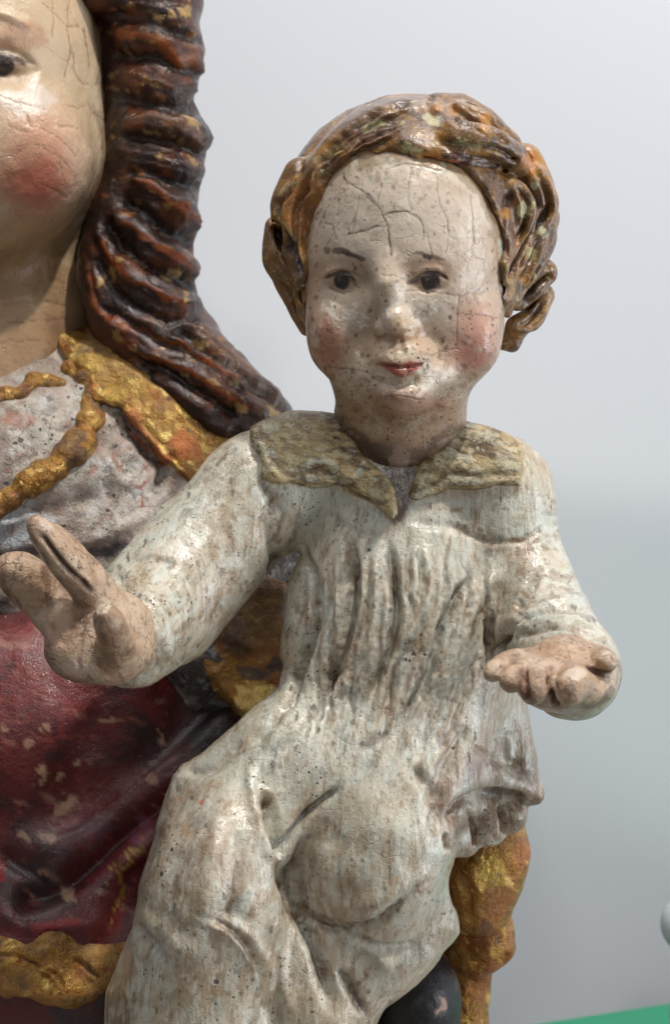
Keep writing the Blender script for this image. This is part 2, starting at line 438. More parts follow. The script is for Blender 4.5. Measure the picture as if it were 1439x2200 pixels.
# ------------------------------------------------------------------ the materials of the two figures
M_skin = polychrome('child_flesh_paint', [((166, 138, 112), 1.0, .50, .68, .45, None), ((206, 192, 172), 1.7, .54, .66, .55, None), ((144, 114, 88), 3.5, .56, .70, .32, None), ((112, 84, 64), 11.0, .60, .70, .4, None)],
                    speck=(5.4, .8), crack=(1.3, .6), rough=(.30, .46), speck_col=(76, 52, 40), crack_col=(96, 76, 62), bumpy=.75, fine=.15, grain=.55, coat=.28)
M_tunic = polychrome('white_tunic_paint', [((162, 140, 114), .7, .50, .68, .5, (1, 1, .7)), ((188, 188, 174), 1.3, .50, .62, .6, (1, 1, .7)), ((146, 122, 92), 2.4, .57, .70, .42, (1, 1, .5)), ((210, 204, 188), 3.4, .54, .66, .7, (1, 1, .5)), ((112, 92, 68), 8.0, .58, .68, .5, (1, 1, .35)), ((136, 98, 50), 1.6, .67, .72, .65, (1.6, 1.6, .6))],
                     streak=(1.5, (5.0, 5.0, .5), .6, (206, 202, 188), (112, 90, 66)),
                     speck=(5.5, .75), crack=(1.5, .40), rough=(.28, .48), speck_col=(60, 48, 38), crack_col=(84, 70, 56), bumpy=.8, coat=.55, fine=.3, grain=1.0)
M_collar = polychrome('ochre_collar_paint', [((184, 166, 118), 1.2, .45, .65, .7, None), ((112, 90, 60), 5.0, .53, .60, .7, (.8, .8, 1.6)), ((200, 196, 168), 2.6, .56, .66, .7, None)],
                      speck=(7, 1.1), crack=(3.0, .7), rough=(.4, .6), speck_col=(72, 54, 34), crack_col=(80, 62, 44), bumpy=1.1)
M_hair = polychrome('golden_brown_hair_paint', [((98, 70, 42), 1.3, .48, .60, .75, (1, 1, 1.5)), ((168, 124, 62), 1.8, .52, .64, .6, None), ((64, 46, 32), 2.3, .56, .66, .8, None), ((186, 180, 128), 2.8, .63, .66, .85, None)],
                    speck=(4, .5), crack=(2.0, .3), rough=(.24, .4), speck_col=(40, 26, 20), crack_col=(50, 34, 24), bumpy=1.0, coat=.6, coatr=.2, grain=1.2, fine=.2)
M_hand = polychrome('worn_hand_paint', [((200, 176, 152), 1.6, .50, .64, .65, None), ((144, 108, 80), 2.0, .52, .64, .5, None), ((104, 80, 62), 4.0, .58, .68, .6, None)],
                    speck=(4.5, .9), crack=(1.6, .7), rough=(.28, .42), bumpy=1.1, coat=.3)
M_mskin = polychrome('mother_flesh_paint', [((190, 164, 132), .7, .50, .68, .5, None), ((212, 196, 168), 1.5, .55, .72, .4, None), ((164, 128, 96), 2.8, .62, .74, .35, None)],
                     speck=(3.2, .35), crack=(.85, .75), rough=(.3, .42), speck_col=(80, 54, 40), crack_col=(120, 90, 70), bumpy=.6, fine=.3, coat=.18)
M_mhair = polychrome('dark_brown_hair_paint', [((108, 54, 24), 1.2, .54, .66, .7, (1, 1, 1.8)), ((36, 24, 20), 1.5, .48, .60, .8, None), ((80, 58, 46), 2.4, .60, .70, .4, None), ((176, 140, 84), 2.8, .67, .71, .8, (1, 1, 1.5))],
                     speck=(3, .3), crack=(1.5, .3), rough=(.26, .42), speck_col=(24, 16, 14), crack_col=(30, 20, 16), bumpy=1.1, coat=.35, coatr=.16, grain=1.3, fine=.3)
M_dress = polychrome('worn_white_dress_paint', [((176, 156, 146), 1.2, .48, .62, .7, None), ((204, 202, 198), 1.8, .52, .66, .7, None), ((120, 104, 96), 3.0, .58, .68, .7, None), ((150, 70, 50), 2.8, .70, .72, .8, None)],
                     speck=(3.6, .8), crack=(1.6, .5), rough=(.4, .55), bumpy=1.3)
M_gold = polychrome('worn_gilding', [((176, 134, 60), 1.0, .45, .62, .5, None), ((120, 76, 38), 2.0, .58, .68, .75, None), ((74, 56, 52), 2.6, .64, .70, .8, None), ((158, 70, 34), 1.7, .66, .70, .8, None)],
                    speck=(4, .5), crack=(1.8, .4), rough=(.36, .5), bumpy=1.3, grain=2.2, chips=(1.3, .64, (140, 108, 80), .7), goldrough=.24, coat=.2)
M_red = polychrome('dark_red_robe_paint', [((78, 24, 22), .8, .46, .62, .7, None), ((108, 38, 36), 1.6, .55, .68, .7, (1, 1, .6)), ((40, 18, 20), 1.1, .54, .66, .8, None)],
                   speck=(2.6, .2), crack=(1.3, .2), rough=(.28, .42), bumpy=.8, chips=(1.8, .665, (172, 134, 110), .85), coat=.4)
M_dark = polychrome('blue_black_lining_paint', [((40, 36, 40), 1.2, .5, .65, .5, None), ((24, 22, 24), 2.2, .5, .65, .7, None)],
                    speck=(3, .3), crack=(1.3, .3), rough=(.35, .5), bumpy=.7, chips=(1.5, .70, (176, 140, 120), .8), coat=.3)

for m_, v_ in ((M_mhair, .2), (M_red, .3), (M_dark, .2), (M_hair, .35)): m_.node_tree.nodes['Principled BSDF'].inputs['Specular IOR Level'].default_value = v_

# ------------------------------------------------------------------ the child: a carved figure of its own
child = empty('child_figure', (1.0, 0, -9.6), 'small carved child figure with golden brown curls and worn white tunic, arms held out', 'statue')
mother = empty('mother_figure', (-8, 7, -17.0), 'larger carved mother figure cut by the left edge, dark ringlets, gilded mantle, red robe', 'statue')

# -- head, neck and throat in one skin
S = Sculpt()
S.ell(872, 500, -.25, 2.28, 2.55, 2.55, rot=0)
S.ell(868, 640, -.45, 2.08, 2.15, 2.0, k=.8)
S.ell(716, 728, -1.45, .53, .72, .76, k=.7); S.ell(1010, 734, -1.4, .62, .8, .80, k=.7)
S.ell(862, 812, -1.35, 1.26, 1.25, .85, k=.6)
S.ell(863, 850, -2.3, .48, .45, .36, k=.4)
S.chain([(862, 830, -.25, 1.38), (860, 890, .0, 1.42), (862, 945, .5, 1.2), (860, 1010, .9, .9)], k=.7)
def fs(px, py): return S.surf(px, py)
yb = fs(830, 600); yt = fs(846, 700); ym = fs(862, 785)
S.ell(735, 600, fs(735, 600)-.42, .62, .55, .34, k=.35, mode='s'); S.ell(922, 600, fs(922, 600)-.42, .62, .55, .34, k=.35, mode='s')
S.ell(735, 606, fs(735, 606)+.42, .40, .5, .27, k=.2); S.ell(920, 606, fs(920, 606)+.42, .42, .5, .28, k=.2)
S.chain([(826, 560, yb+.25, .30), (830, 610, yb-.08, .24), (840, 665, yt-.17, .24), (848, 686, yt-.27, .27), (851, 699, yt-.27, .27)], k=.28)
S.chain([(819, 706, yt-.08, .17), (827, 712, yt-.12, .14)], k=.14); S.chain([(882, 706, yt-.08, .17), (874, 712, yt-.12, .14)], k=.14)
S.ell(862, 770, ym+.12, .62, .42, .40, k=.3)
ym = fs(862, 786)
S.chain([(815, 784, ym+.28, .07), (843, 777, ym+.06, .11), (862, 781, ym+.02, .10), (880, 777, ym+.06, .11), (908, 784, ym+.28, .07)], k=.09)
S.chain([(835, 797, ym+.14, .09), (862, 802, ym+.05, .13), (890, 797, ym+.14, .09)], k=.09)
HEAD = S
def carve_head(k):
    k.ridge([(805, 784), (835, 787), (862, 789), (890, 787), (915, 782)], 3.2, -.055, 0)
    for x, w in ((735, 1), (922, 1)):
        k.ridge([(x-38, 600), (x-18, 588), (x+5, 584), (x+25, 590), (x+40, 603)], 4, -.035, 0)
        k.ridge([(x-36, 592), (x-15, 578), (x+8, 575), (x+30, 582)], 7, .04, 0)
        k.ridge([(x-30, 618), (x, 628), (x+28, 618)], 4, -.022, 0)
    k.ridge([(835, 730), (842, 750)], 7, -.03, 0); k.ridge([(862, 728), (862, 758)], 6, -.05, 0)
    k.ridge([(785, 710), (775, 745), (785, 780)], 14, -.05, .3); k.ridge([(915, 705), (940, 745), (940, 785)], 14, -.05, .3)
    k.ridge([(815, 822), (862, 828), (905, 820)], 12, -.07, .2)
    # the big cracks in the ground of the forehead
    for pts in CR: k.ridge(pts, 2.0, -.008, .5, False)
    k.ridge([(812, 776), (803, 783), (808, 792)], 6, -.03, .1); k.ridge([(912, 776), (921, 781), (916, 791)], 6, -.03, .1)
    k.d += (fbm(k.p, 3.2, 4)-.5)*.035
CR = [[(738, 370), (752, 396), (790, 420), (812, 440), (828, 470), (834, 500), (842, 548)],
      [(828, 458), (870, 456), (900, 470), (912, 500)], [(752, 500), (795, 488), (826, 486)], [(772, 425), (762, 470), (758, 498)],
      [(884, 360), (880, 420), (882, 456)], [(830, 360), (870, 352), (950, 366)], [(820, 398), (812, 440)],
      [(940, 380), (945, 430), (962, 470), (968, 505), (1010, 512)], [(962, 470), (960, 540)], [(1012, 420), (1018, 520)],
      [(700, 478), (716, 492), (722, 520)], [(918, 500), (925, 545)], [(860, 626), (920, 626), (990, 632), (1040, 628)],
      [(984, 632), (982, 700), (984, 752)], [(915, 764), (950, 756), (985, 752)], [(1000, 676), (1045, 676), (1070, 684)],
      [(812, 856), (860, 854), (908, 862)], [(818, 590), (850, 592), (880, 608)], [(695, 795), (735, 788), (790, 806)], [(712, 680), (716, 740)]]
def paint_head(k):
    k.all(k.j1*0+1, (196, 176, 156), 1)
    k.all(k.noise((1.2, 1.2, 1.2), 21, .48, .68), (174, 148, 124), .65)
    k.blob(870, 440, 190, 120, (210, 194, 176), .8, soft=.6, keep=0)
    # neck and jaw: browner, dirtier, with chin shade put into the colour
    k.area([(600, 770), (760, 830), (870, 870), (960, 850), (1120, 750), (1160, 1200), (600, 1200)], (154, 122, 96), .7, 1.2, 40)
    k.area([(600, 560), (690, 560), (700, 760), (740, 850), (640, 900)], (160, 124, 98), .55, 1, 40)  # cheek away from the key painted browner, as if shaded
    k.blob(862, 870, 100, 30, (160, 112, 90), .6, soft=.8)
    k.blob(708, 740, 36, 60, (160, 88, 66), .7, rot=0, j=1.2, soft=1.1, brk=.4, keep=.3)
    k.blob(1025, 722, 44, 60, (196, 134, 118), .6, j=1, soft=1.2, brk=.3, keep=.3); k.blob(1010, 760, 46, 34, (184, 108, 94), .6, j=1, soft=1, brk=.3, keep=.3)
    k.blob(862, 745, 130, 50, (170, 138, 108), .5, j=1, soft=.7)
    k.blob(735, 585, 60, 32, (170, 142, 116), .6, soft=.7); k.blob(922, 580, 62, 30, (172, 138, 112), .7, soft=.7)
    # white overpaint below the eyes, on the nose
    for a in ((745, 665, 58, 20, 18), (770, 690, 36, 22, 20), (715, 645, 30, 14, 10), (905, 655, 62, 30, -20), (935, 645, 30, 16, -30)):
        k.blob(*a[:4], (206, 194, 178), .25, rot=a[4], j=2.6, soft=1.6, brk=.6, keep=.1)
    k.blob(868, 762, 26, 10, (196, 188, 162), .6, j=.9, soft=.8); k.blob(838, 765, 8, 7, (206, 198, 180), .6)
    k.blob(825, 810, 22, 14, (202, 190, 172), .6, j=1); k.blob(905, 820, 34, 26, (196, 182, 158), .6, j=1)
    k.blob(835, 600, 8, 60, (186, 170, 140), .5, soft=.8)
    k.blob(850, 728, 44, 12, (140, 102, 76), .7, soft=.9); k.blob(800, 680, 12, 40, (160, 130, 104), .5, rot=15, soft=.9); k.blob(880, 715, 22, 14, (150, 112, 70), .7, soft=.7); k.blob(860, 690, 20, 12, (176, 142, 92), .5, soft=.8)  # under-nose shading put into the paint in brown
    k.blob(862, 724, 8, 5, (120, 70, 44), .6, j=.3); k.blob(822, 724, 10, 5, (146, 84, 58), .8, j=.3)
    # lips
    k.area([(806, 783), (825, 779), (846, 781), (862, 784), (880, 778), (914, 778), (898, 796), (880, 808), (862, 814), (846, 810), (828, 796)], (148, 66, 58), .95, .3, 3)
    k.line([(808, 784), (840, 788), (862, 789), (890, 787), (914, 780)], 2.4, (110, 44, 42), .8, .2)
    k.blob(866, 801, 24, 8, (160, 76, 68), .6, j=.3)
    # eyes
    for (x, y, rx, ry) in ((733, 604, 17, 20), (922, 603, 22, 20)):
        k.blob(x-2, y, rx*2.1, ry*1.0, (150, 124, 100), .75, j=.5)
        k.blob(x, y, rx, ry, (34, 24, 22), .98, j=.45, soft=.22, brk=.15, keep=1)
        k.blob(x-6, y-3, 3, 5, (92, 74, 70), .7, j=.2)
        
    k.line([(692, 602), (706, 594), (730, 588), (752, 593), (770, 602)], 4.6, (62, 42, 34), .85, .5)
    k.line([(872, 607), (893, 601), (903, 593), (930, 588), (950, 593), (968, 602)], 4.6, (62, 42, 34), .85, .5)
    k.line([(750, 595), (765, 606)], 5, (84, 60, 48), .6, .8); k.line([(872, 612), (896, 608)], 3.5, (70, 48, 40), .7, .8)
    k.line([(700, 618), (730, 628), (760, 624)], 2.5, (110, 84, 66), .6, .4)
    # brows
    k.line([(706, 546), (735, 542), (755, 545), (770, 550), (784, 557)], 7, (70, 50, 42), .8, .8, brk=.6); k.blob(700, 541, 7, 9, (84, 58, 46), .7, j=.8); k.blob(755, 548, 17, 6, (60, 42, 38), .6, rot=20, j=.8)
    k.line([(880, 550), (900, 545), (925, 548), (958, 552)], 4.5, (100, 70, 54), .7, 1.1, brk=.6); k.blob(918, 550, 12, 6, (66, 46, 40), .8, j=.7)
    for i, pts in enumerate(CR): k.line(pts, 2.6 if i < 3 else 1.8, (82, 64, 50), .95 if i < 3 else .45, .6, fade=False, brk=0, keep=1)
    for i, pts in enumerate(CR[:9]): k.line([(x+3, y+2) for x, y in pts], 2, (220, 210, 196), .35, .35, fade=False, brk=0)
    k.area(HL, (120, 84, 48), .95, .9, 12, keep=.9); k.line(HL[2:-2], 7, (150, 112, 66), .7, 1.3, .9, fade=False, brk=.8); k.line([(x+(870-x)*.03, y+(600-y)*.04) for x, y in HL[2:-2]], 8, (142, 122, 92), .6, 1.6, .9, fade=False, brk=.9)
    # dirt by the hair, green-white scuff at the right temple
    k.line([(655, 620), (652, 500), (675, 420), (720, 370), (790, 340), (860, 325)], 16, (142, 122, 98), .55, 1)
    k.line([(1075, 470), (1085, 560), (1090, 640)], 9, (196, 204, 190), .55, 1)
    k.line([(1064, 520), (1066, 560)], 7, (176, 132, 88), .6, .6)
    k.area([(700, 905), (790, 948), (860, 962), (930, 950), (1010, 900), (1010, 1200), (700, 1200)], (88, 66, 54), .85, 1.4, 16, keep=.8); k.line([(712, 885), (760, 930), (812, 985), (846, 1050)], 16, (62, 46, 38), .8, 1, .9); k.line([(1002, 902), (940, 950), (884, 1030)], 12, (78, 58, 46), .7, 1, .9); k.blob(862, 990, 26, 30, (168, 142, 130), .6, j=1.6, brk=.8)  # dark crevice round the neck base and throat shadow painted on
    Wf = [(222, 214, 200), (214, 212, 204), (216, 206, 190)]; Df = [(92, 66, 50), (70, 48, 38), (120, 90, 66)]
    k.flecks([(690, 640), (760, 650), (800, 690), (790, 720), (740, 700), (700, 670)], 60, 3.2, Wf, 2, 1.6, (1, .4)); k.flecks([(880, 640), (960, 630), (960, 660), (910, 690), (880, 690)], 50, 3.2, Wf, 3, 1.5, (-1, .6))
    k.flecks([(815, 640), (860, 640), (865, 690), (820, 700)], 16, 4, Wf, 4, 2, a=.5); k.flecks([(790, 805), (940, 805), (920, 850), (820, 850)], 40, 4, [(206, 196, 176), (196, 182, 158)], 5, 1.3)
    k.flecks([(655, 560), (1085, 560), (1085, 760), (1000, 880), (1000, 960), (720, 960), (715, 860), (660, 740)], 420, 2.6, Df, 6, 1.2, a=.75); k.flecks([(660, 360), (800, 330), (740, 560), (655, 600)], 170, 2.1, Df, 7, 1.6, (.6, -1), a=.6)
    k.flecks([(800, 340), (1060, 380), (1085, 560), (760, 560)], 90, 2.6, Df, 8, 1.2, a=.6); k.flecks([(700, 780), (1030, 780), (1000, 950), (720, 950)], 260, 5, [(120, 88, 62), (170, 142, 112), (104, 76, 54)], 9, 1.3, (.7, .4), a=.5)
    k.flecks([(740, 345), (900, 335), (1000, 370), (900, 380), (740, 400)], 80, 5, [(150, 140, 110), (120, 104, 80), (196, 192, 170)], 10, 1.4, a=.6)
    k.area([(806, 783), (846, 781), (862, 784), (914, 778), (880, 808), (862, 814), (828, 796)], (148, 66, 58), .3, .2, 3); k.wear[:, 0] = .26+.6*np.clip((k.y-600)/200, 0, 1); k.wear[:, 1] = .25; k.wear[:, 2] = .5
VB = .05

# -- hair
def hs(px, py, o=0):
    y = HEAD.surf(px, py); return (y if y is not None else -.2)+o
H = Sculpt()
H.ell(884, 480, .95, 2.86, 2.55, 2.72)
H.chain([(900, 262, -.8, .50), (800, 285, -1.0, .58), (735, 335, -1.25, .50), (690, 385, -1.15, .40)], k=.35, smooth=True)
H.chain([(850, 320, -2.05, .20), (960, 330, -2.0, .2)], k=.4)
H.chain([(800, 320, -1.9, .25), (740, 350, -1.8, .25), (690, 410, -1.55, .25), (664, 480, -1.2, .25), (655, 560, -.9, .22)], k=.35)
H.chain([(650, 380, -.55, .42), (622, 440, -.45, .42), (618, 500, -.6, .34), (640, 560, -.9, .22), (650, 610, -1.0, .16)], k=.25, smooth=True)
H.chain([(592, 490, .3, .25), (588, 560, .25, .24), (618, 590, -.05, .25), (640, 600, -.25, .2)], k=.12, smooth=True)
H.chain([(610, 545, -.1, .30), (628, 570, -.2, .27)], k=.15)
H.chain([(622, 610, .2, .32), (640, 660, .2, .25), (660, 705, .1, .18)], k=.2)
H.ell(608, 512, -.45, .2, .5, .38, k=.12, mode='s', rot=-25)
H.chain([(945, 240, -.5, .42), (985, 240, -.4, .40), (1030, 270, -.4, .42), (1080, 315, -.2, .38)], k=.2)
H_LOCK = [(930, 292, -1.95, .26), (975, 296, -2.3, .34), (1035, 302, -2.15, .36), (1085, 325, -1.75, .33), (1112, 352, -1.35, .27)]
H.chain([(935, 275, -1.2, .3), (960, 250, -.9, .25)], k=.2)
H.chain([(940, 338, -2.2, .16), (1020, 352, -2.0, .18), (1075, 400, -1.55, .22), (1095, 470, -1.15, .25), (1105, 560, -.8, .22), (1100, 640, -.55, .2)], k=.25)
H.chain([(1125, 345, -.5, .38), (1150, 400, -.4, .38), (1150, 460, -.5, .36), (1120, 520, -.7, .32), (1105, 570, -.8, .24)], k=.16, smooth=True)
H.chain([(1175, 465, .05, .26), (1165, 520, -.3, .30), (1135, 580, -.5, .28), (1112, 640, -.5, .20)], k=.12, smooth=True)
H.chain([(1168, 585, .0, .30), (1140, 620, -.2, .26), (1115, 650, -.3, .18)], k=.1, smooth=True)
H.chain([(1160, 635, .4, .3), (1145, 680, .3, .26), (1110, 700, 0, .22)], k=.12)
H.chain([(1108, 705, .1, .24), (1098, 738, .1, .2), (1080, 740, 0, .14)], k=.12)
H.ell(872, 545, -1.6, 1.98, 1.2, 2.0, k=.12, mode='s')
H.ell(872, 760, -1.3, 2.1, 1.8, 1.7, k=.12, mode='s')
HL = [(1230, 150), (1230, 770), (1096, 770), (1090, 700), (1086, 620), (1080, 545), (1068, 480), (1052, 440), (1028, 400), (1000, 368), (960, 352), (900, 345), (875, 336), (830, 322), (790, 334), (752, 348), (720, 362), (694, 392), (674, 430), (658, 500), (655, 560), (650, 640), (648, 720), (560, 720), (560, 150)]
def hshell(p):
    px, py = proj(p); j = (fbm(p, 2.2, 9, 2)-.5)*44
    g = np.clip((380-py)/180, 0, 1)
    return np.maximum(HEAD_B(p)-np.clip(-polydist(px+j, py+j, HL)/100*.7, .0, .12+.13*g)-.05, polydist(px+j, py+j, HL)/100)
HEADSK = Sculpt(); HEADSK.ops = HEAD.ops[:2]; HEAD_B = HEADSK.eval
H.add(hshell, 'u', .10)
H.chain(H_LOCK, k=.08, smooth=True)
H.chain([(985, 250, -1.3, .34), (1040, 275, -1.2, .34), (1090, 312, -.9, .3)], k=.16, smooth=True)
H.chain([(905, 262, -1.5, .34), (820, 275, -1.6, .40), (750, 315, -1.6, .38), (700, 370, -1.45, .30)], k=.35, smooth=True)
H.chain([(690, 365, -1.2, .34), (650, 410, -1.0, .34), (634, 470, -1.0, .32), (640, 530, -1.1, .26), (648, 590, -1.1, .17)], k=.12, smooth=True)
H.chain([(1090, 400, -1.5, .26), (1120, 440, -1.3, .30), (1118, 500, -1.2, .28), (1098, 560, -1.2, .22), (1092, 620, -1.0, .14)], k=.10, smooth=True)
H.chain([(1140, 380, -.8, .3), (1168, 430, -.6, .3), (1172, 480, -.5, .25)], k=.1, smooth=True)
def carve_hair(k):
    G = [[(895, 215), (800, 245), (720, 300), (670, 370)], [(880, 235), (790, 268), (715, 320), (690, 350)], [(860, 262), (790, 292), (745, 325)],
         [(650, 340), (628, 400), (600, 440)], [(665, 400), (640, 440), (632, 520), (648, 600)], [(600, 420), (590, 470), (600, 500)],
         [(925, 205), (930, 240), (960, 262)], [(960, 225), (1000, 250), (1040, 290)], [(1000, 225), (1050, 260), (1090, 310)], [(935, 300), (1000, 315), (1070, 322), (1110, 352)],
         [(1120, 320), (1165, 380), (1180, 450)], [(1110, 390), (1130, 450), (1110, 530)], [(1175, 440), (1150, 490), (1125, 540), (1095, 600)], [(1190, 480), (1185, 540), (1150, 590), (1120, 640)],
         [(1160, 500), (1140, 560), (1115, 600)], [(1190, 590), (1160, 620), (1125, 670)], [(1165, 650), (1140, 690), (1110, 700)], [(600, 600), (625, 640), (645, 690)], [(590, 530), (600, 570), (625, 600)], [(1098, 410), (1085, 470), (1092, 560)]]
    for g in G: k.ridge(g, 6.5, -.11, .4)
    for i in range(7): k.ridge([(900-8*i, 222+12*i), (820-6*i, 240+15*i), (735, 290+14*i), (682+3*i, 350+12*i)], 5, -.05*(1+(i % 3)*.5), .9)
    for g, w_, a_ in (([(582, 482), (606, 512), (630, 556), (644, 602)], 11, -.24), ([(1186, 432), (1168, 478), (1132, 528), (1096, 602)], 7, -.22), ([(1188, 588), (1160, 612), (1126, 656)], 7, -.22), ([(1120, 395), (1140, 450), (1112, 520)], 6, -.14), ([(668, 372), (650, 420), (652, 520)], 5, -.08)): k.ridge(g, w_, a_, .2)
    for g in G[::2]: k.ridge([(a+11, b+9) for a, b in g], 6, .06, .4)
    k.step([(900, 330), (960, 345), (1040, 352), (1105, 355)], 12, .06)
    k.bump(1108, 345, 7, 7, -.2); k.bump(982, 262, 7, 8, -.14); k.bump(985, 255, 30, 22, .08)
    k.d += (fbm(k.p, (2.4, 2.4, 1.4), 5)-.5)*.09
def paint_hair(k):
    k.all(k.j1*0+1, (132, 94, 52)); k.all(k.noise(1.5, 3, .45, .6), (104, 74, 44), .85); k.all(k.noise((1.2, 1.2, 2.2), 37, .55, .64), (172, 124, 60), .8); k.all(k.noise(2.2, 47, .6, .68), (70, 48, 36), .8)
    k.area([(585, 480), (600, 400), (650, 370), (690, 380), (675, 450), (655, 560), (640, 590), (610, 490)], (166, 108, 52), .8, .8, 10)
    k.area([(560, 470), (600, 490), (645, 570), (640, 620), (560, 600)], (112, 82, 52), .8, .4, 5)
    k.blob(840, 285, 60, 30, (96, 64, 44), .7, j=1.2, soft=.6); k.blob(760, 300, 30, 40, (110, 66, 38), .6, j=1)
    for a in ((925, 262, 20, 14), (880, 308, 15, 14), (905, 320, 12, 16), (1010, 310, 50, 8), (1130, 450, 14, 22), (860, 262, 10, 8), (800, 262, 34, 6), (1150, 395, 10, 14), (1160, 500, 18, 12), (1145, 545, 10, 14)):
        k.blob(*a, (186, 180, 132), .8, j=1.4, brk=.8, rot=-20 if a[0] < 860 else 10)
    k.blob(920, 330, 26, 10, (190, 120, 50), .8, j=.8); k.blob(975, 238, 16, 14, (184, 128, 56), .7, j=1); k.blob(1040, 262, 12, 22, (188, 130, 60), .8, j=.7)
    k.blob(1135, 350, 20, 24, (184, 112, 50), .8, j=.8); k.blob(930, 232, 26, 10, (182, 128, 60), .7)
    k.line([(940, 336), (1000, 342), (1060, 350), (1105, 350)], 15, (70, 36, 26), .95, .6); k.line([(880, 340), (990, 346)], 5, (190, 112, 60), .8, .5)  # dark strip painted as the shade under the front lock
    k.line([(1030, 375), (1070, 400), (1095, 450)], 12, (98, 74, 66), .8, .9); k.blob(1090, 500, 16, 34, (92, 62, 52), .8, j=1)
    k.line([(1085, 560), (1095, 600), (1105, 650)], 8, (168, 136, 60), .7, .7)
    k.line([(1175, 440), (1150, 490), (1125, 540), (1095, 600)], 5, (58, 34, 30), .8, .4); k.line([(1185, 600), (1150, 640)], 5, (60, 36, 32), .8, .4)
    k.line([(660, 350), (690, 330), (735, 290)], 7, (178, 168, 126), .5, 1); k.line([(600, 420), (612, 400), (640, 385)], 5, (190, 180, 136), .7, .7)
    k.line([(590, 480), (610, 480), (640, 545), (652, 600)], 4, (186, 168, 104), .7, .6); k.line([(600, 500), (628, 530), (646, 590)], 9, (58, 42, 36), .9, .3)
    k.blob(905, 225, 30, 10, (180, 160, 140), .5); k.blob(1000, 245, 20, 28, (112, 84, 70), .6, j=1)
    k.line([(582, 482), (606, 512), (630, 556), (644, 602)], 11, (46, 32, 27), .92, .3, brk=0, keep=1); k.line([(1186, 432), (1168, 478), (1132, 528), (1096, 602)], 6, (50, 32, 26), .9, .3, brk=0, keep=1); k.line([(1188, 588), (1160, 612), (1126, 656)], 6, (50, 32, 26), .9, .3, brk=0, keep=1)  # hollows between the curls darkened in the paint, as shade
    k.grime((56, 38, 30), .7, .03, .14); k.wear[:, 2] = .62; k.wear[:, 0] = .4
hair = sculpt_part(H, 'hair', pxbox(540, 1230, 180, 790, -3.5, 4.2), .068, M_hair, child, carve_hair, paint_hair, cover=[(HEAD, .25)])

# -- tunic
T = Sculpt()
T.ell(865, 1370, .15, 2.5, 1.72, 3.6)
T.chain([(562, 1052, .25, 1.22), (650, 1018, .35, 1.2), (800, 1030, .35, 1.18), (940, 1030, .35, 1.18), (1058, 1062, .3, 1.22)], k=.5)
T.chain([(562, 1058, .2, 1.22), (437, 1188, -.2, 1.36), (345, 1300, -1.0, 1.38), (285, 1366, -2.3, 1.12), (262, 1370, -2.9, .92)], k=.45)
T.chain([(1058, 1066, .25, 1.22), (1106, 1200, .1, 1.04), (1155, 1310, -.6, 1.0), (1205, 1400, -1.9, 1.02), (1232, 1440, -2.8, 1.06)], k=.4)
T.ell(790, 1640, .0, 2.7, 1.75, 2.0, k=.7)
T.ell(640, 1660, -.5, 1.5, 1.4, 1.5, k=.8)
T.chain([(650, 1700, .0, 1.4), (520, 1790, -1.1, 1.42), (468, 1900, -1.7, 1.5), (430, 2080, -1.3, 1.6), (410, 2330, -.7, 1.7)], k=.5, smooth=True)
T.chain([(640, 1900, -.2, 1.2), (655, 2050, -.3, 1.3), (660, 2260, -.1, 1.5)], k=.6)
T.chain([(590, 1860, -.6, .8), (620, 2000, -.9, .8), (680, 2160, -.8, .9)], k=.5)
T.chain([(880, 1640, .1, 1.5), (830, 1780, -.8, 1.5), (812, 1850, -.95, 1.38)], k=.5)
T.chain([(830, 1840, -.7, 1.2), (800, 2040, -.5, 1.1)], k=.7)
T.plate([(640, 1900), (930, 1780), (932, 1880), (980, 1958), (986, 2005), (937, 2056), (881, 2104), (811, 2150), (790, 2192), (690, 2172), (640, 2220)], .0, 1.15, .55, k=.5)
T.chain([(760, 2060, -.3, .9), (860, 2010, -.5, .8), (930, 1990, -.1, .42)], k=.4)
T.plate([(388, 1645), (535, 1575), (660, 1560), (680, 2330), (228, 2330), (232, 2130), (290, 2000), (302, 1900), (342, 1780), (372, 1690)], .15, 1.15, .6, k=.7)
T.plate([(980, 1430), (1125, 1460), (1138, 1560), (1152, 1620), (1160, 1690), (1125, 1730), (1100, 1745), (980, 1760), (900, 1700)], .8, .95, .45, k=.35)
T.chain([(930, 1760, -.2, .34), (985, 1690, -.5, .36), (1040, 1668, -.45, .34), (1100, 1684, -.2, .3), (1145, 1705, .1, .26)], k=.2, smooth=True)
T.ell(985, 1795, .2, .5, .6, .5, k=.18, rot=15); T.ell(1048, 1772, .2, .42, .55, .48, k=.14); T.ell(1100, 1748, .3, .34, .5, .42, k=.12)
T.ell(945, 1820, .2, .3, .5, .36, k=.15)
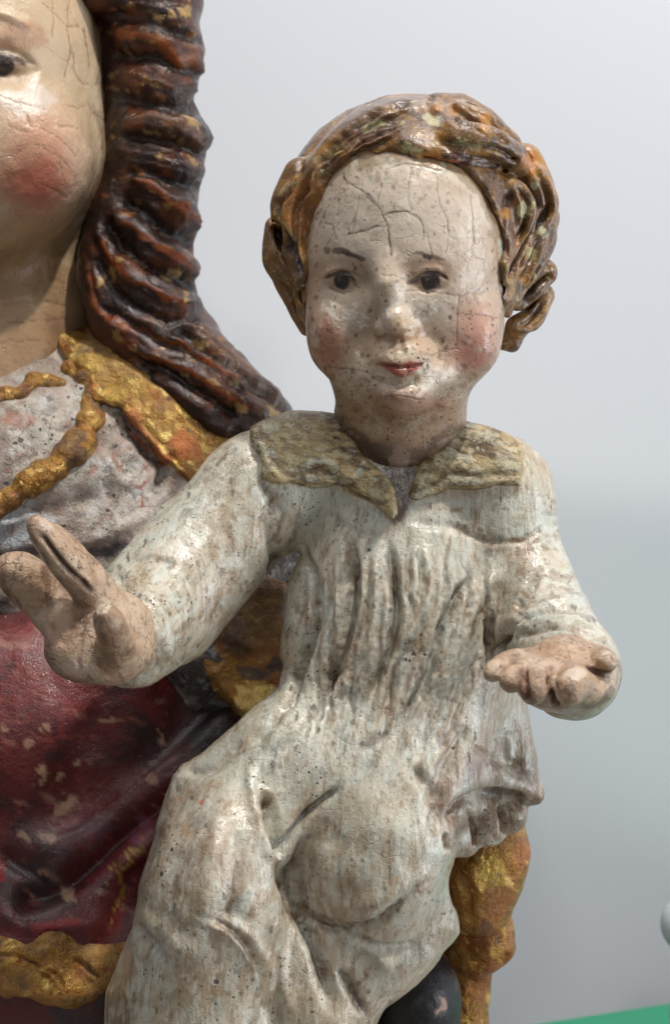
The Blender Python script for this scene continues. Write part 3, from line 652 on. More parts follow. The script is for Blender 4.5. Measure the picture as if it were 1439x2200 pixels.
# neck opening
T.chain([(862, 935, -1.1, .55), (858, 985, -1.25, .36), (853, 1050, -1.45, .22), (850, 1110, -1.72, .12)], k=.12, mode='s')
T.ell(1245, 1458, -4.1, .93, .75, .72, k=.1, mode='s')
def carve_tunic(k):
    g = k.ridge
    DEEP = [[(655, 1190), (676, 1250), (678, 1330), (655, 1430), (610, 1530)], [(590, 1215), (580, 1270), (588, 1340), (612, 1440)],
            [(750, 1150), (765, 1250), (742, 1390), (680, 1540)], [(836, 1170), (852, 1272), (838, 1390), (780, 1530)],
            [(1008, 1239), (975, 1290), (942, 1380), (910, 1470), (850, 1560)], [(1156, 1233), (1117, 1311), (1090, 1367), (1056, 1416)], [(1052, 1320), (1048, 1416)],
            [(710, 1190), (715, 1280), (700, 1360)], [(900, 1180), (905, 1260), (885, 1340)]]
    for i, s in enumerate(DEEP): g(s, 9 if i < 7 else 7, -.24 if i < 7 else -.12, .35); g([(a+18, b) for a, b in s], 11, .06, .3); g([(a-18, b) for a, b in s], 11, .05, .3)
    for i in range(15):
        x = 655+i*27+(i*37 % 13); y = 1150+(i*53 % 80); ln = 330+(i*71 % 170); b_ = (x-850)*.28
        g([(x, y), (x-6-b_*.1, y+ln*.4), (x-30-b_*.5, y+ln*.75), (x-70-b_, y+ln)], 6, -.036*(1+(i % 3)*.5), .6); g([(x+13, y+10), (x+8-b_*.1, y+ln*.4), (x-16-b_*.5, y+ln*.75), (x-56-b_, y+ln)], 7, .032, .6)
    for s in ([(625, 1190), (630, 1280), (622, 1400), (600, 1480)], [(712, 1180), (722, 1290), (705, 1400), (660, 1500)], [(800, 1180), (810, 1290), (780, 1420), (730, 1500)], [(900, 1170), (905, 1290), (870, 1400)], [(1080, 1220), (1020, 1300), (985, 1400), (950, 1500)]):
        g(s, 17, .13, .4)
    for s in ([(640, 1480), (600, 1540), (540, 1600)], [(700, 1500), (640, 1580), (560, 1640)], [(930, 1480), (860, 1560), (760, 1620)], [(1000, 1440), (960, 1540), (880, 1640)]):
        g(s, 13, -.07, .6)
    g([(600, 1195), (585, 1230), (560, 1275)], 10, -.16)
    # left arm folds
    g([(600, 1060), (570, 1120), (585, 1180), (610, 1215)], 14, -.10, .4); g([(545, 960), (560, 1040), (610, 1110)], 9, -.07, .4)
    g([(260, 1205), (320, 1200), (380, 1215)], 7, -.05, .6); g([(240, 1230), (290, 1280), (330, 1360), (335, 1430)], 10, -.08, .4); g([(300, 1250), (350, 1330), (365, 1420)], 14, .07, .5)
    # right arm
    g([(1085, 1165), (1130, 1160), (1170, 1130)], 7, -.06, .4); g([(1125, 1330), (1200, 1290), (1260, 1290)], 9, .07, .5); g([(1110, 1352), (1190, 1330), (1290, 1335)], 9, .08, .4)
    g([(1110, 1340), (1200, 1312), (1275, 1312)], 6, -.07, .5); g([(1100, 1375), (1180, 1352), (1270, 1362), (1322, 1410)], 6, -.07, .3)
    # lap and skirt
    g([(561, 1701), (589, 1778), (605, 1838)], 15, -.30, .3); g([(540, 1640), (545, 1720), (565, 1800), (590, 1860)], 14, .12, .3); g([(725, 1695), (690, 1722), (650, 1762), (617, 1813), (606, 1845)], 9, -.18, .3)
    g([(420, 1700), (385, 1850), (340, 2000), (290, 2150)], 26, -.10, .4); g([(520, 1780), (500, 1900), (480, 1990)], 20, -.10, .4); g([(480, 1720), (455, 1860), (420, 1990)], 24, .10, .4); g([(880, 1650), (940, 1720), (930, 1800)], 16, -.14, .4); g([(600, 1960), (600, 2060), (620, 2180)], 16, .12, .3)
    g([(606, 1840), (620, 1900), (640, 1960), (680, 2040), (705, 2160)], 15, -.30, .3); g([(640, 1850), (650, 1940), (668, 1990)], 13, -.22, .3)
    g([(650, 1790), (640, 1860), (655, 1940), (690, 1984), (728, 1994), (804, 1980), (860, 1944), (915, 1895)], 11, -.12, .3)
    g([(700, 1770), (690, 1860), (700, 1930), (760, 1960), (850, 1915)], 26, .12, .2)
    k.step([(440, 1978), (500, 2010), (542, 2070), (556, 2130), (550, 2200)], 20, -.17, .3); g([(470, 1975), (530, 2010), (572, 2080), (580, 2160)], 16, .12, .3)
    g([(285, 1975), (318, 2028), (360, 2076)], 9, -.12, .4); g([(300, 1960), (350, 2010), (420, 2060)], 20, .06, .4)
    g([(728, 2080), (756, 2130), (790, 2190)], 11, -.15, .3); g([(742, 2005), (825, 2038), (905, 2028)], 10, -.12, .3); g([(800, 2062), (870, 2075), (930, 2040)], 16, .09, .3)
    g([(520, 1590), (460, 1650), (392, 1660)], 10, -.10, .4); g([(575, 1690), (560, 1720), (575, 1760)], 10, .1, .4)
    g([(395, 1650), (365, 1720), (345, 1800)], 12, .10, .3)
    g([(1005, 1560), (960, 1640), (930, 1740)], 18, -.14, .4); g([(1085, 1570), (1095, 1640)], 14, .08, .4); g([(1010, 1600), (1060, 1630), (1120, 1640)], 8, -.05, .5)
    g([(960, 1770), (1010, 1720), (1090, 1715), (1130, 1728)], 14, -.25, .3)
    for s in ([(1012, 1740), (1020, 1790), (1020, 1825)], [(1072, 1730), (1080, 1770), (1080, 1800)], [(958, 1790), (962, 1830)]): g(s, 5, -.16, .2)
    g([(690, 1100), (740, 1130), (800, 1150)], 10, -.05, .6); g([(880, 1120), (960, 1130), (1030, 1160), (1090, 1162)], 9, -.06, .4)
    k.d += (fbm(k.p, (1.2, 1.2, .6), 6)-.5)*.12+(fbm(k.p, (3.6, 3.6, 1.4), 8)-.5)*.045
def paint_tunic(k):
    k.all(k.j1*0+1, (182, 168, 144)); k.all(k.noise(.7, 3, .42, .62), (184, 178, 158), .7); k.all(k.noise(.9, 31, .50, .66), (160, 138, 112), .6)
    W = (194, 198, 186)
    for a in ((380, 1080, 120, 60, -45), (250, 1180, 70, 40, -40), (660, 1080, 90, 36, 10), (760, 1100, 60, 36, 20), (880, 1150, 80, 50, 0), (950, 1100, 80, 40, 0), (1060, 1110, 70, 50, 0),
              (760, 1620, 130, 60, 0), (560, 1650, 110, 40, -40), (940, 1190, 40, 70, 0), (980, 1430, 30, 110, 15), (700, 1540, 80, 70, 0), (1210, 1290, 80, 30, 0), (1200, 1340, 90, 16, -5), (440, 1640, 90, 30, -40), (880, 1600, 100, 50, -20), (960, 1700, 60, 80, 20)):
        k.blob(*a[:4], W, .7, rot=a[4], j=2.6, soft=.8, brk=.6, keep=.35)
    B = (154, 128, 102)
    for a in ((520, 1200, 90, 60, 0), (600, 1190, 60, 40, 0), (450, 1330, 110, 50, -40), (1130, 1230, 50, 90, 20), (1040, 1300, 60, 100, 0), (790, 1330, 60, 130, 10), (720, 1400, 60, 80, 20), (1090, 1600, 80, 90, 0), (1060, 1760, 130, 60, 0),
              (480, 1850, 90, 70, 0), (500, 2100, 160, 80, 0), (1010, 1620, 60, 90, 0), (520, 1960, 100, 60, 0), (880, 2050, 90, 40, -20)):
        k.blob(*a[:4], B, .5, rot=a[4], j=2.2, soft=.9, brk=.3, keep=0)
    k.blob(450, 1840, 100, 60, (196, 178, 166), .6, j=1.5, soft=.8); k.blob(420, 1750, 60, 50, (204, 196, 186), .5, j=1.5)
    k.area([(230, 1700), (1000, 1900), (1000, 2330), (200, 2330)], (160, 140, 114), .5, 2, 80)
    k.area([(930, 1640), (1180, 1640), (1180, 1860), (900, 1860)], (132, 104, 84), .6, 2, 24); k.grime((74, 60, 46), .8)  # frill browner, the arm's shadow put into the colour
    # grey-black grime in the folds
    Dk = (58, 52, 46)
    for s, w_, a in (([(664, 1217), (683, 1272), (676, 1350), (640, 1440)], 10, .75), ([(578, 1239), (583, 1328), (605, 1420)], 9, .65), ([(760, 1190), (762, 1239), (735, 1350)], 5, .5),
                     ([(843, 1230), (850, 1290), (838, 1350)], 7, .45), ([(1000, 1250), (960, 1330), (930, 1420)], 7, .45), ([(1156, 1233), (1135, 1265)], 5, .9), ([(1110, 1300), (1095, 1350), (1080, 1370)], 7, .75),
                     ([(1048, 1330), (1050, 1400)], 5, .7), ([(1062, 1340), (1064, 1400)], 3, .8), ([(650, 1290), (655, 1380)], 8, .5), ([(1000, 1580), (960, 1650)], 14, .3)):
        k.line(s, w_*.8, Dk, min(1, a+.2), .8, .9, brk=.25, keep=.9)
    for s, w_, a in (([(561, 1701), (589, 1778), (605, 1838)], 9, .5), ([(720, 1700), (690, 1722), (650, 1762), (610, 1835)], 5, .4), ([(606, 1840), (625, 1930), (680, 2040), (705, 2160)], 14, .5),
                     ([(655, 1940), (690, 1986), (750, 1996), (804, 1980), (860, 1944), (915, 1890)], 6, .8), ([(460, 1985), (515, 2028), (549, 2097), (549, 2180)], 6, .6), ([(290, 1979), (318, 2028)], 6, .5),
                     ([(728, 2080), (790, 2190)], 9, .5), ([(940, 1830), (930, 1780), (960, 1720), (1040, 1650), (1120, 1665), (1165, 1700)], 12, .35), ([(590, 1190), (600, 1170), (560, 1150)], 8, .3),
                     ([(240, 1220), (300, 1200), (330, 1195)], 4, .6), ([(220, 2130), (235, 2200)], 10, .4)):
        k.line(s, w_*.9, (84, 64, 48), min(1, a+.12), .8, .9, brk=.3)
    # ochre stains and scratches
    O = (142, 104, 54)
    for s, w_ in (([(1075, 1165), (1110, 1158), (1150, 1158), (1172, 1140)], 4), ([(1012, 1130), (1052, 1142)], 4), ([(620, 1142), (652, 1140)], 4), ([(565, 1124), (610, 1132)], 2.5), ([(935, 1190), (930, 1240)], 5), ([(950, 1140), (948, 1160)], 4),
                  ([(935, 1085), (990, 1098)], 6), ([(710, 1165), (716, 1180)], 7), ([(720, 1200), (722, 1225)], 3), ([(890, 1310), (892, 1345)], 5), ([(885, 1400), (925, 1420), (905, 1465)], 6), ([(945, 1465), (958, 1490)], 5), ([(980, 1490), (975, 1520)], 6),
                  ([(735, 1530), (700, 1545)], 4), ([(730, 1370), (700, 1400)], 4), ([(720, 1260), (740, 1245)], 3), ([(790, 1320), (795, 1350)], 3), ([(1180, 1060), (1190, 1110), (1175, 1135)], 5), ([(1000, 1640), (1040, 1660)], 8)):
        k.line(s, w_, O, .75, 1.2, .8)
    k.blob(430, 1722, 10, 6, (196, 96, 48), .9, rot=-40); k.blob(405, 1702, 7, 5, (190, 104, 62), .8); k.blob(385, 1718, 4, 8, (186, 110, 70), .7); k.blob(448, 1735, 8, 10, (120, 150, 164), .6); k.blob(405, 1790, 24, 16, (168, 132, 92), .7, j=1.6)
    k.blob(575, 1706, 18, 12, (176, 142, 94), .7); k.blob(708, 1975, 22, 8, (70, 48, 40), .7, j=1)
    for a in ((255, 2150, 30, 24), (300, 2145, 18, 26), (270, 2190, 30, 16)): k.blob(*a, (104, 84, 50), .6, j=1.6)
    # cuff rim
    k.line([(1090, 1385), (1140, 1362), (1200, 1355), (1260, 1365), (1315, 1400), (1340, 1460), (1310, 1520), (1240, 1545)], 6, (104, 92, 78), .6, .8); k.blob(1198, 1360, 12, 7, (60, 56, 54), .8); k.blob(1126, 1368, 7, 5, (70, 60, 54), .8)
    # brushy touches of white, grime and ochre that follow the fall of the cloth
    Wt = [(204, 202, 186), (192, 197, 186), (206, 196, 178)]; Gr = [(118, 96, 72), (92, 76, 60), (142, 112, 76)]; Pt = [(66, 54, 44), (84, 64, 46), (58, 50, 46)]
    ch = [(600, 1080), (1080, 1080), (1080, 1300), (1000, 1640), (600, 1700), (560, 1560), (620, 1400), (600, 1240)]
    k.flecks(ch, 700, 7, Wt, 11, 3.5, (-.15, 1), a=.75); k.flecks(ch, 420, 3.6, Gr, 12, 5, (-.18, 1), a=.55); k.flecks(ch, 420, 2.6, Pt, 13, 1.4, a=.8)
    la = [(530, 930), (620, 1050), (600, 1200), (420, 1400), (300, 1480), (180, 1400), (240, 1180), (400, 1010)]
    k.flecks(la, 420, 8, Wt, 14, 1.8, (-.8, 1), a=.7); k.flecks(la, 200, 4, Gr, 15, 2.5, (-.8, 1), a=.5); k.flecks(la, 330, 2.6, Pt, 16, 1.3, a=.8)
    ra = [(1060, 1060), (1180, 1060), (1300, 1340), (1320, 1400), (1100, 1370), (1100, 1200)]
    k.flecks(ra, 260, 7, Wt, 17, 2.2, (1, .15), a=.7); k.flecks(ra, 150, 4, Gr, 18, 3, (1, .1), a=.5); k.flecks(ra, 150, 2.6, Pt, 19, 1.3, a=.8)
    lo_ = [(390, 1650), (600, 1560), (1000, 1600), (1160, 1700), (1000, 1960), (800, 2200), (230, 2200), (300, 1900)]
    k.flecks(lo_, 620, 9, Wt, 20, 2.2, (-.35, 1), a=.5); k.flecks(lo_, 380, 4.6, Gr, 21, 3, (-.3, 1), a=.4); k.flecks(lo_, 520, 2.8, Pt, 22, 1.3, a=.7)
    k.flecks([(940, 1560), (1160, 1600), (1170, 1720), (1100, 1840), (930, 1840)], 160, 9, [(124, 96, 74), (160, 134, 110), (96, 74, 58)], 23, 2, (-.3, 1), a=.6)
    # throat: the shadow V between the flaps put into the paint
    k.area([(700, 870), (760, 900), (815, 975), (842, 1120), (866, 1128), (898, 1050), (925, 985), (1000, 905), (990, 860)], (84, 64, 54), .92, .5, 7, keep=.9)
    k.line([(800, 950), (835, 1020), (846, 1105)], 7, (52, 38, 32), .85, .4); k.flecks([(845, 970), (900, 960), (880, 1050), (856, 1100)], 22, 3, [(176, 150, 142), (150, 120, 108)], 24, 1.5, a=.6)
    k.wear[:, 0] = .35+.65*k.noise(.8, 44, .40, .62); k.wear[:, 1] = .45; k.wear[:, 2] = .5
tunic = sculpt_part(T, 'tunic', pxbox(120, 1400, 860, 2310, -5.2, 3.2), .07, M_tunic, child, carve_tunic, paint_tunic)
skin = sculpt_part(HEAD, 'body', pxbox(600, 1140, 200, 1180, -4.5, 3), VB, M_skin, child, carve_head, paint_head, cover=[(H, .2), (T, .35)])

# -- collar: two flaps lying on the tunic
def collar(poly, nm, ridges, lab):
    C = Sculpt(); poly = np.array(poly, float)
    C.add(lambda p: T.eval(p)-.17, 'u')
    def ext(p):
        px, py = proj(p); j = (vn(p, 1.8, 9)-.5)*26
        return np.maximum(polydist(px+j, py-j, poly)/100, p[:, 1]-1.1)
    C.add(ext, 'i', .20)
    C.add(lambda p: T.eval(p)+.25, 's', .02)
    def cv(k):
        for r in ridges: k.ridge(r[0], r[1], r[2], .4)
        k.d += (fbm(k.p, (3, 3, 3), 6)-.5)*.06
    def pt(k):
        k.all(k.j1*0+1, (178, 152, 104)); k.all(k.noise(1.6, 3, .45, .6), (194, 174, 130), .7); k.all(k.noise((1.2, 1.2, 2.6), 23, .5, .62), (112, 92, 64), .7)
        k.area([(500, 850), (760, 860), (720, 905), (640, 900), (560, 930), (540, 960)], (92, 76, 60), .5, 1.2, 14)
        k.line([(600, 1012), (680, 1018), (740, 1040), (790, 1085), (830, 1115)], 10, (104, 80, 56), .8, 1); k.line([(640, 1000), (700, 1000), (730, 1020)], 9, (196, 204, 190), .7, 1.4)
        k.line([(750, 930), (800, 970), (835, 1030), (842, 1090)], 7, (168, 146, 92), .7, .6); k.line([(930, 1050), (990, 1030), (1110, 1028)], 9, (110, 84, 56), .7, 1)
        k.line([(690, 885), (760, 930), (800, 965)], 8, (80, 64, 52), .7, .8); k.blob(1085, 990, 20, 20, (206, 204, 180), .6, j=1.2)
        k.flecks(poly, 260, 4, [(84, 64, 42), (110, 86, 56), (70, 54, 40)], 31, 2.6, (1, .25), a=.75); k.flecks(poly, 110, 6, [(200, 200, 180), (204, 196, 160)], 32, 1.6, (1, .3), a=.6)
        k.wear[:, 0] = .4; k.wear[:, 1] = .6
    o = sculpt_part(C, 'collar_flap', pxbox(poly[:, 0].min()-25, poly[:, 0].max()+25, poly[:, 1].min()-25, poly[:, 1].max()+25, -3, 1.4), .055, M_collar, child, cv, pt)
    o['label'] = lab; return o
collar([(536, 920), (560, 898), (620, 866), (700, 862), (738, 905), (790, 965), (822, 1015), (842, 1060), (848, 1112), (836, 1122), (790, 1088), (740, 1060), (690, 1038), (640, 1040), (600, 1045), (566, 1012), (542, 965)], 'a',
       [([(600, 1010), (680, 1012), (740, 1040), (800, 1095)], 10, -.07), ([(560, 950), (640, 930), (720, 950)], 20, .04), ([(545, 930), (560, 980), (600, 1025)], 10, .06), ([(640, 990), (720, 1000), (780, 1050)], 12, .06)],
       'broad ochre collar flap on the shoulder beside the raised hand')
collar([(985, 880), (1060, 905), (1112, 965), (1122, 1005), (1118, 1046), (1080, 1052), (1010, 1043), (960, 1052), (920, 1066), (888, 1078), (874, 1066), (892, 1030), (912, 985), (950, 945)], 'b',
       [([(900, 1050), (960, 1022), (1040, 1020), (1115, 1022)], 8, -.06), ([(1000, 930), (1050, 960), (1100, 1000)], 18, .04)],
       'narrower ochre collar flap with a pale rubbed corner')

# -- hands
R = Sculpt()      # the raised, cupped one
R.chain([(275, 1372, -2.6, .88), (215, 1385, -3.5, .84)], k=.3)
R.ell(190, 1372, -3.9, .95, .62, .85, k=.3, rot=-30)
R.chain([(165, 1405, -4.0, .52), (225, 1420, -4.1, .45)], k=.3)
R.chain([(238, 1320, -3.4, .48), (205, 1262, -3.9, .40), (160, 1205, -4.3, .36), (122, 1160, -4.6, .31), (108, 1142, -4.7, .22)], k=.14, smooth=True)
R.chain([(228, 1310, -3.6, .42), (165, 1240, -4.5, .36), (105, 1165, -5.0, .32), (80, 1128, -5.1, .24)], k=.12, smooth=True)
R.chain([(140, 1340, -3.4, .5), (95, 1290, -3.4, .50), (50, 1240, -3.7, .52), (28, 1225, -3.9, .42)], k=.2, smooth=True)
R.chain([(250, 1420, -3.7, .5), (250, 1385, -4.6, .42), (236, 1340, -5.3, .35), (228, 1320, -5.6, .27)], k=.15, smooth=True)
R.chain([(272, 1330, -3.3, .5), (285, 1400, -3.5, .45)], k=.3)
R.chain([(170, 1290, -4.9, .28), (150, 1340, -5.0, .34), (185, 1350, -4.9, .3)], k=.25, mode='s')
def cv_r(k):
    k.ridge([(90, 1150), (140, 1215), (200, 1275)], 6, -.10, .2); k.ridge([(180, 1350), (172, 1400), (168, 1440)], 4, -.06, .3); k.ridge([(160, 1340), (130, 1390)], 9, -.06, .4)
    k.ridge([(20, 1200), (50, 1190), (80, 1200)], 5, -.03); k.d += (fbm(k.p, 2, 4)-.5)*.09
def pt_hand(k):
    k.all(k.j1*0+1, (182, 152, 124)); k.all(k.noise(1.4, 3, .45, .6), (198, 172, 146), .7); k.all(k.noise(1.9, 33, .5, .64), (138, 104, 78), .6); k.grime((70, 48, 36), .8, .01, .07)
    k.blob(165, 1440, 22, 20, (206, 176, 162), .8); k.blob(140, 1360, 40, 50, (182, 146, 122), .6); k.blob(170, 1290, 30, 60, (112, 76, 52), .6, rot=-30); k.blob(100, 1130, 16, 18, (200, 180, 164), .6)
    k.blob(220, 1300, 18, 18, (216, 196, 170), .8); k.blob(235, 1400, 34, 50, (142, 104, 72), .6); k.line([(84, 1135), (130, 1200), (205, 1275)], 7, (84, 58, 44), .85, .3, brk=.1); k.line([(95, 1190), (100, 1260), (110, 1320)], 9, (104, 74, 56), .7, .5, brk=.2)  # dark lines between the raised fingers are shade put into paint
    # the open one
    k.blob(1225, 1482, 15, 12, (92, 72, 62), .7, j=.5); k.line([(1118, 1430), (1122, 1480), (1135, 1515)], 9, (110, 72, 50), .8, .4); k.line([(1180, 1470), (1190, 1520)], 9, (122, 82, 58), .7, .4)  # finger gaps painted dark to stand for shade
    k.line([(1262, 1435), (1290, 1450), (1310, 1450)], 9, (92, 58, 42), .8, .3); k.blob(1150, 1425, 26, 16, (214, 190, 166), .6); k.blob(1200, 1400, 60, 20, (196, 160, 128), .6); k.blob(1235, 1450, 26, 16, (220, 204, 184), .6); k.blob(1290, 1410, 20, 10, (220, 200, 176), .6)
    k.line([(1320, 1470), (1290, 1510), (1240, 1530)], 8, (96, 84, 72), .7)
    k.flecks([(-50, 1060), (380, 1060), (380, 1530), (-50, 1530)], 260, 5, [(96, 68, 50), (200, 174, 148), (120, 88, 66)], 41, 2, (.5, 1), a=.6); k.flecks([(1000, 1340), (1350, 1340), (1350, 1560), (1000, 1560)], 200, 4, [(90, 62, 46), (206, 182, 156), (110, 80, 60)], 42, 1.6, (1, .3), a=.6)
    k.wear[:, 0] = .35; k.wear[:, 2] = .6
hand_a = sculpt_part(R, 'hand', pxbox(-60, 380, 1060, 1530, -6.6, -1.5),   .06, M_hand, child, cv_r, pt_hand)
hand_a['label'] = 'raised cupped hand with two fingers pointing up'
L = Sculpt()
L.ell(1215, 1435, -3.5, 1.0, .9, .62, k=.3); L.chain([(1225, 1445, -2.6, .85), (1215, 1445, -3.6, .72)], k=.3)
L.chain([(1130, 1420, -3.7, .30), (1090, 1425, -4.4, .26), (1062, 1441, -4.8, .25), (1056, 1447, -4.9, .2)], k=.12, smooth=True)
L.chain([(1160, 1440, -3.8, .36), (1118, 1448, -4.8, .30), (1096, 1464, -5.2, .27)], k=.1, smooth=True)
L.chain([(1185, 1450, -3.9, .42), (1158, 1458, -4.9, .36), (1146, 1475, -5.4, .33), (1144, 1490, -5.4, .26)], k=.1, smooth=True)
L.chain([(1245, 1460, -3.9, .46), (1235, 1466, -4.8, .42), (1226, 1480, -5.3, .36), (1224, 1488, -5.4, .3)], k=.1, smooth=True)
L.chain([(1270, 1425, -3.3, .36), (1290, 1414, -4.0, .28), (1302, 1424, -4.5, .22)], k=.12, smooth=True)
L.ell(1215, 1480, -3.9, 1.05, 1.1, .50, k=.3)
L.chain([(1285, 1446, -4.6, .13), (1268, 1444, -4.8, .12)], k=.12, mode='s')
hand_b = sculpt_part(L, 'hand', pxbox(990, 1380, 1340, 1570, -6.6, -1.5), .055, M_hand, child,
                     lambda k: (k.ridge([(1124, 1436), (1130, 1480), (1140, 1520)], 6, -.12, .15), k.ridge([(1180, 1450), (1190, 1490), (1194, 1525)], 8, -.16, .15), k.ridge([(1258, 1430), (1285, 1446), (1312, 1448)], 5, -.08, .15), k.ridge([(1100, 1400), (1160, 1410), (1240, 1405)], 10, .04), k.ridge([(1128, 1430), (1124, 1460)], 4, -.05, .2), k.d.__iadd__((fbm(k.p, 2.2, 4)-.5)*.07)), pt_hand)
hand_b['label'] = 'open hand reaching forward palm up from a wide cuff'
# ------------------------------------------------------------------ the mother
F = Sculpt()
F.ell(-75, 190, 5.6, 3.05, 3.6, 4.1)
F.ell(-62, 350, 4.9, 2.84, 3.0, 2.3, k=.8)
F.ell(-90, 520, 3.9, 1.5, 1.8, .9, k=.7)
F.ell(60, 360, 3.0, 1.25, 1.0, 1.3, k=.9)
F.chain([(-40, 480, 6.0, 2.3), (-35, 640, 6.1, 2.35), (-40, 860, 6.0, 2.4)], k=.5)
y_ = F.surf(15, 150)
F.ell(10, 135, y_-.2, .9, .5, .42, k=.4, mode='s'); F.ell(5, 142, F.surf(5, 142)+.35, .55, .6, .34, k=.15)
F.ell(-210, 135, F.surf(-210, 135)-.2, .9, .5, .42, k=.4, mode='s'); F.ell(-205, 142, F.surf(-205, 142)+.35, .55, .6, .34, k=.15)
yn = F.surf(-105, 300)
F.chain([(-105, 100, yn+.45, .35), (-108, 250, yn-.45, .42), (-110, 290, yn-.75, .48)], k=.4)
F.chain([(-70, 305, yn-.2, .28)], k=.2); F.chain([(-150, 305, yn-.2, .28)], k=.2)
F.chain([(-165, 420, yn+.3, .16), (-110, 412, yn-.05, .24), (-55, 420, yn+.3, .16)], k=.2); F.chain([(-140, 445, yn+.15, .2), (-80, 445, yn+.15, .2)], k=.2)
def cv_f(k):
    k.ridge([(-60, 20), (0, 30), (50, 50), (75, 75)], 12, .05); k.ridge([(-40, 112), (0, 104), (40, 116), (80, 142)], 6, -.04, .1); k.ridge([(0, 160), (50, 160), (90, 148)], 8, -.03, .2)
    for s in MC: k.ridge(s, 2.4, -.012, .5, False)
    k.d += (fbm(k.p, .9, 4)-.5)*.10+(fbm(k.p, 2.5, 14)-.5)*.05
MC = [[(90, 5), (130, 40), (180, 70)], [(115, 0), (112, 80)], [(148, 0), (147, 120), (140, 170)], [(0, 205), (60, 225), (100, 235)], [(20, 270), (60, 282), (75, 275)], [(30, 330), (75, 314), (120, 335), (148, 358)],
      [(60, 250), (70, 275)], [(95, 280), (130, 300), (165, 335)], [(90, 392), (120, 408), (145, 425)], [(145, 232), (185, 228)], [(190, 225), (225, 258)], [(0, 655), (60, 650), (125, 648)], [(20, 690), (80, 690), (150, 680)], [(100, 590), (140, 605)], [(0, 740), (60, 732), (110, 740)],
      [(150, 110), (170, 170), (200, 180)], [(0, 600), (80, 615)], [(180, 60), (190, 140)], [(130, 265), (170, 275)]]
def pt_f(k):
    k.all(k.j1*0+1, (194, 170, 140)); k.all(k.noise(.6, 3, .45, .62), (206, 186, 158), .7)
    k.area([(-400, 480), (120, 500), (250, 560), (250, 1000), (-400, 1000)], (160, 124, 88), .75, 1.5, 50)
    k.blob(40, 590, 90, 55, (122, 92, 60), .6, soft=.9)  # jaw shadow painted onto the neck
    k.blob(80, 350, 85, 110, (196, 116, 92), .6, soft=1.2, j=1, brk=.2); k.blob(75, 395, 60, 60, (178, 82, 66), .6, soft=1.2, j=1, brk=.1)
    k.blob(40, 80, 60, 30, (192, 140, 110), .6, j=1, soft=.8)
    k.blob(60, 215, 70, 34, (206, 192, 180), .7, j=1.5)  # cheekbone highlight painted pale
    k.line([(-80, 30), (0, 36), (35, 52), (60, 72)], 7, (128, 90, 64), .7, .5); k.blob(70, 80, 30, 24, (160, 124, 90), .5, soft=.8)
    k.blob(10, 145, 46, 24, (168, 138, 108), .8, j=.4, soft=.5); k.blob(8, 142, 24, 24, (36, 30, 32), .97, j=.4, soft=.2, brk=.1, keep=1); k.line([(-36, 128), (5, 118), (34, 126), (60, 142)], 7, (62, 44, 36), .85, .3); k.blob(-205, 142, 21, 25, (38, 32, 34), .97, j=.3, soft=.2)
    k.line([(-30, 118), (10, 112), (40, 125), (85, 140)], 4, (98, 70, 54), .6, .4)
    k.line([(228, 0), (236, 150), (232, 300), (222, 380), (188, 470), (158, 545)], 9, (150, 116, 66), .6, .8)
    k.line([(200, 0), (215, 60)], 14, (150, 120, 60), .5, 1); k.area([(120, 680), (240, 660), (240, 900), (100, 900)], (128, 96, 76), .6, 1.5, 20)
    k.area([(-300, 450), (60, 450), (150, 500), (150, 560), (-300, 560)], (176, 146, 108), .5, 1.5, 40)
    for s in MC: k.line(s, 1.7, (126, 92, 68), .6, .5, fade=False, brk=.6)
    k.wear[:, 0] = .3; k.wear[:, 1] = .3; k.wear[:, 2] = .62
VM = .10

MH = Sculpt()
MH.ell(-75, 110, 8.2, 3.9, 4.0, 4.3); MH.chain([(-75, -230, 5.5, 1.6), (120, -180, 5.0, 1.5), (250, -90, 5.0, 1.3)], k=.5); MH.chain([(-75, -230, 5.5, 1.6), (-260, -180, 5.0, 1.5), (-400, -90, 5.0, 1.3)], k=.5)
MH.chain([(320, -100, 5.6, 1.2), (340, 60, 5.3, .95), (345, 130, 5.2, .92), (330, 215, 5.3, .86), (342, 300, 5.2, 1.02), (335, 400, 5.2, .98), (318, 500, 5.0, 1.0), (306, 610, 4.9, 1.12), (320, 690, 4.8, 1.15), (420, 830, 4.9, 1.15), (540, 940, 5.2, 1.1), (600, 1010, 5.4, .9)], k=.3)
MH.chain([(275, -50, 5.6, .6), (280, 350, 5.4, .65), (236, 500, 4.9, .6), (220, 600, 4.6, .55), (235, 680, 4.4, .5), (300, 760, 4.4, .5)], k=.3)
MH.chain([(240, 400, 6.5, .9), (230, 760, 6.5, 1.0)], k=.3)
MH.chain([(-480, -60, 5.6, 1.2), (-500, 200, 5.2, 1.0), (-480, 500, 5.0, 1.1), (-520, 800, 5.0, 1.2)], k=.3)
RG = [([(262, 60), (330, 88), (432, 150)], 24, .20), ([(262, 150), (350, 182), (430, 196)], 13, .16), ([(282, 258), (360, 262), (445, 302)], 20, .24), ([(262, 322), (350, 342), (440, 372)], 12, .17),
      ([(300, 385), (365, 425), (440, 490)], 13, .26), ([(262, 470), (330, 520), (424, 585)], 15, .28), ([(216, 500), (262, 572), (330, 628), (415, 655)], 11, .22), ([(190, 520), (205, 630), (262, 692), (400, 740), (520, 820)], 11, .2),
      ([(240, 700), (330, 762), (430, 806), (560, 890)], 11, .2), ([(400, 690), (480, 752), (590, 842)], 12, .16), ([(300, 800), (400, 850), (480, 920)], 13, .18), ([(262, 0), (340, 20), (410, 60)], 12, .15)]
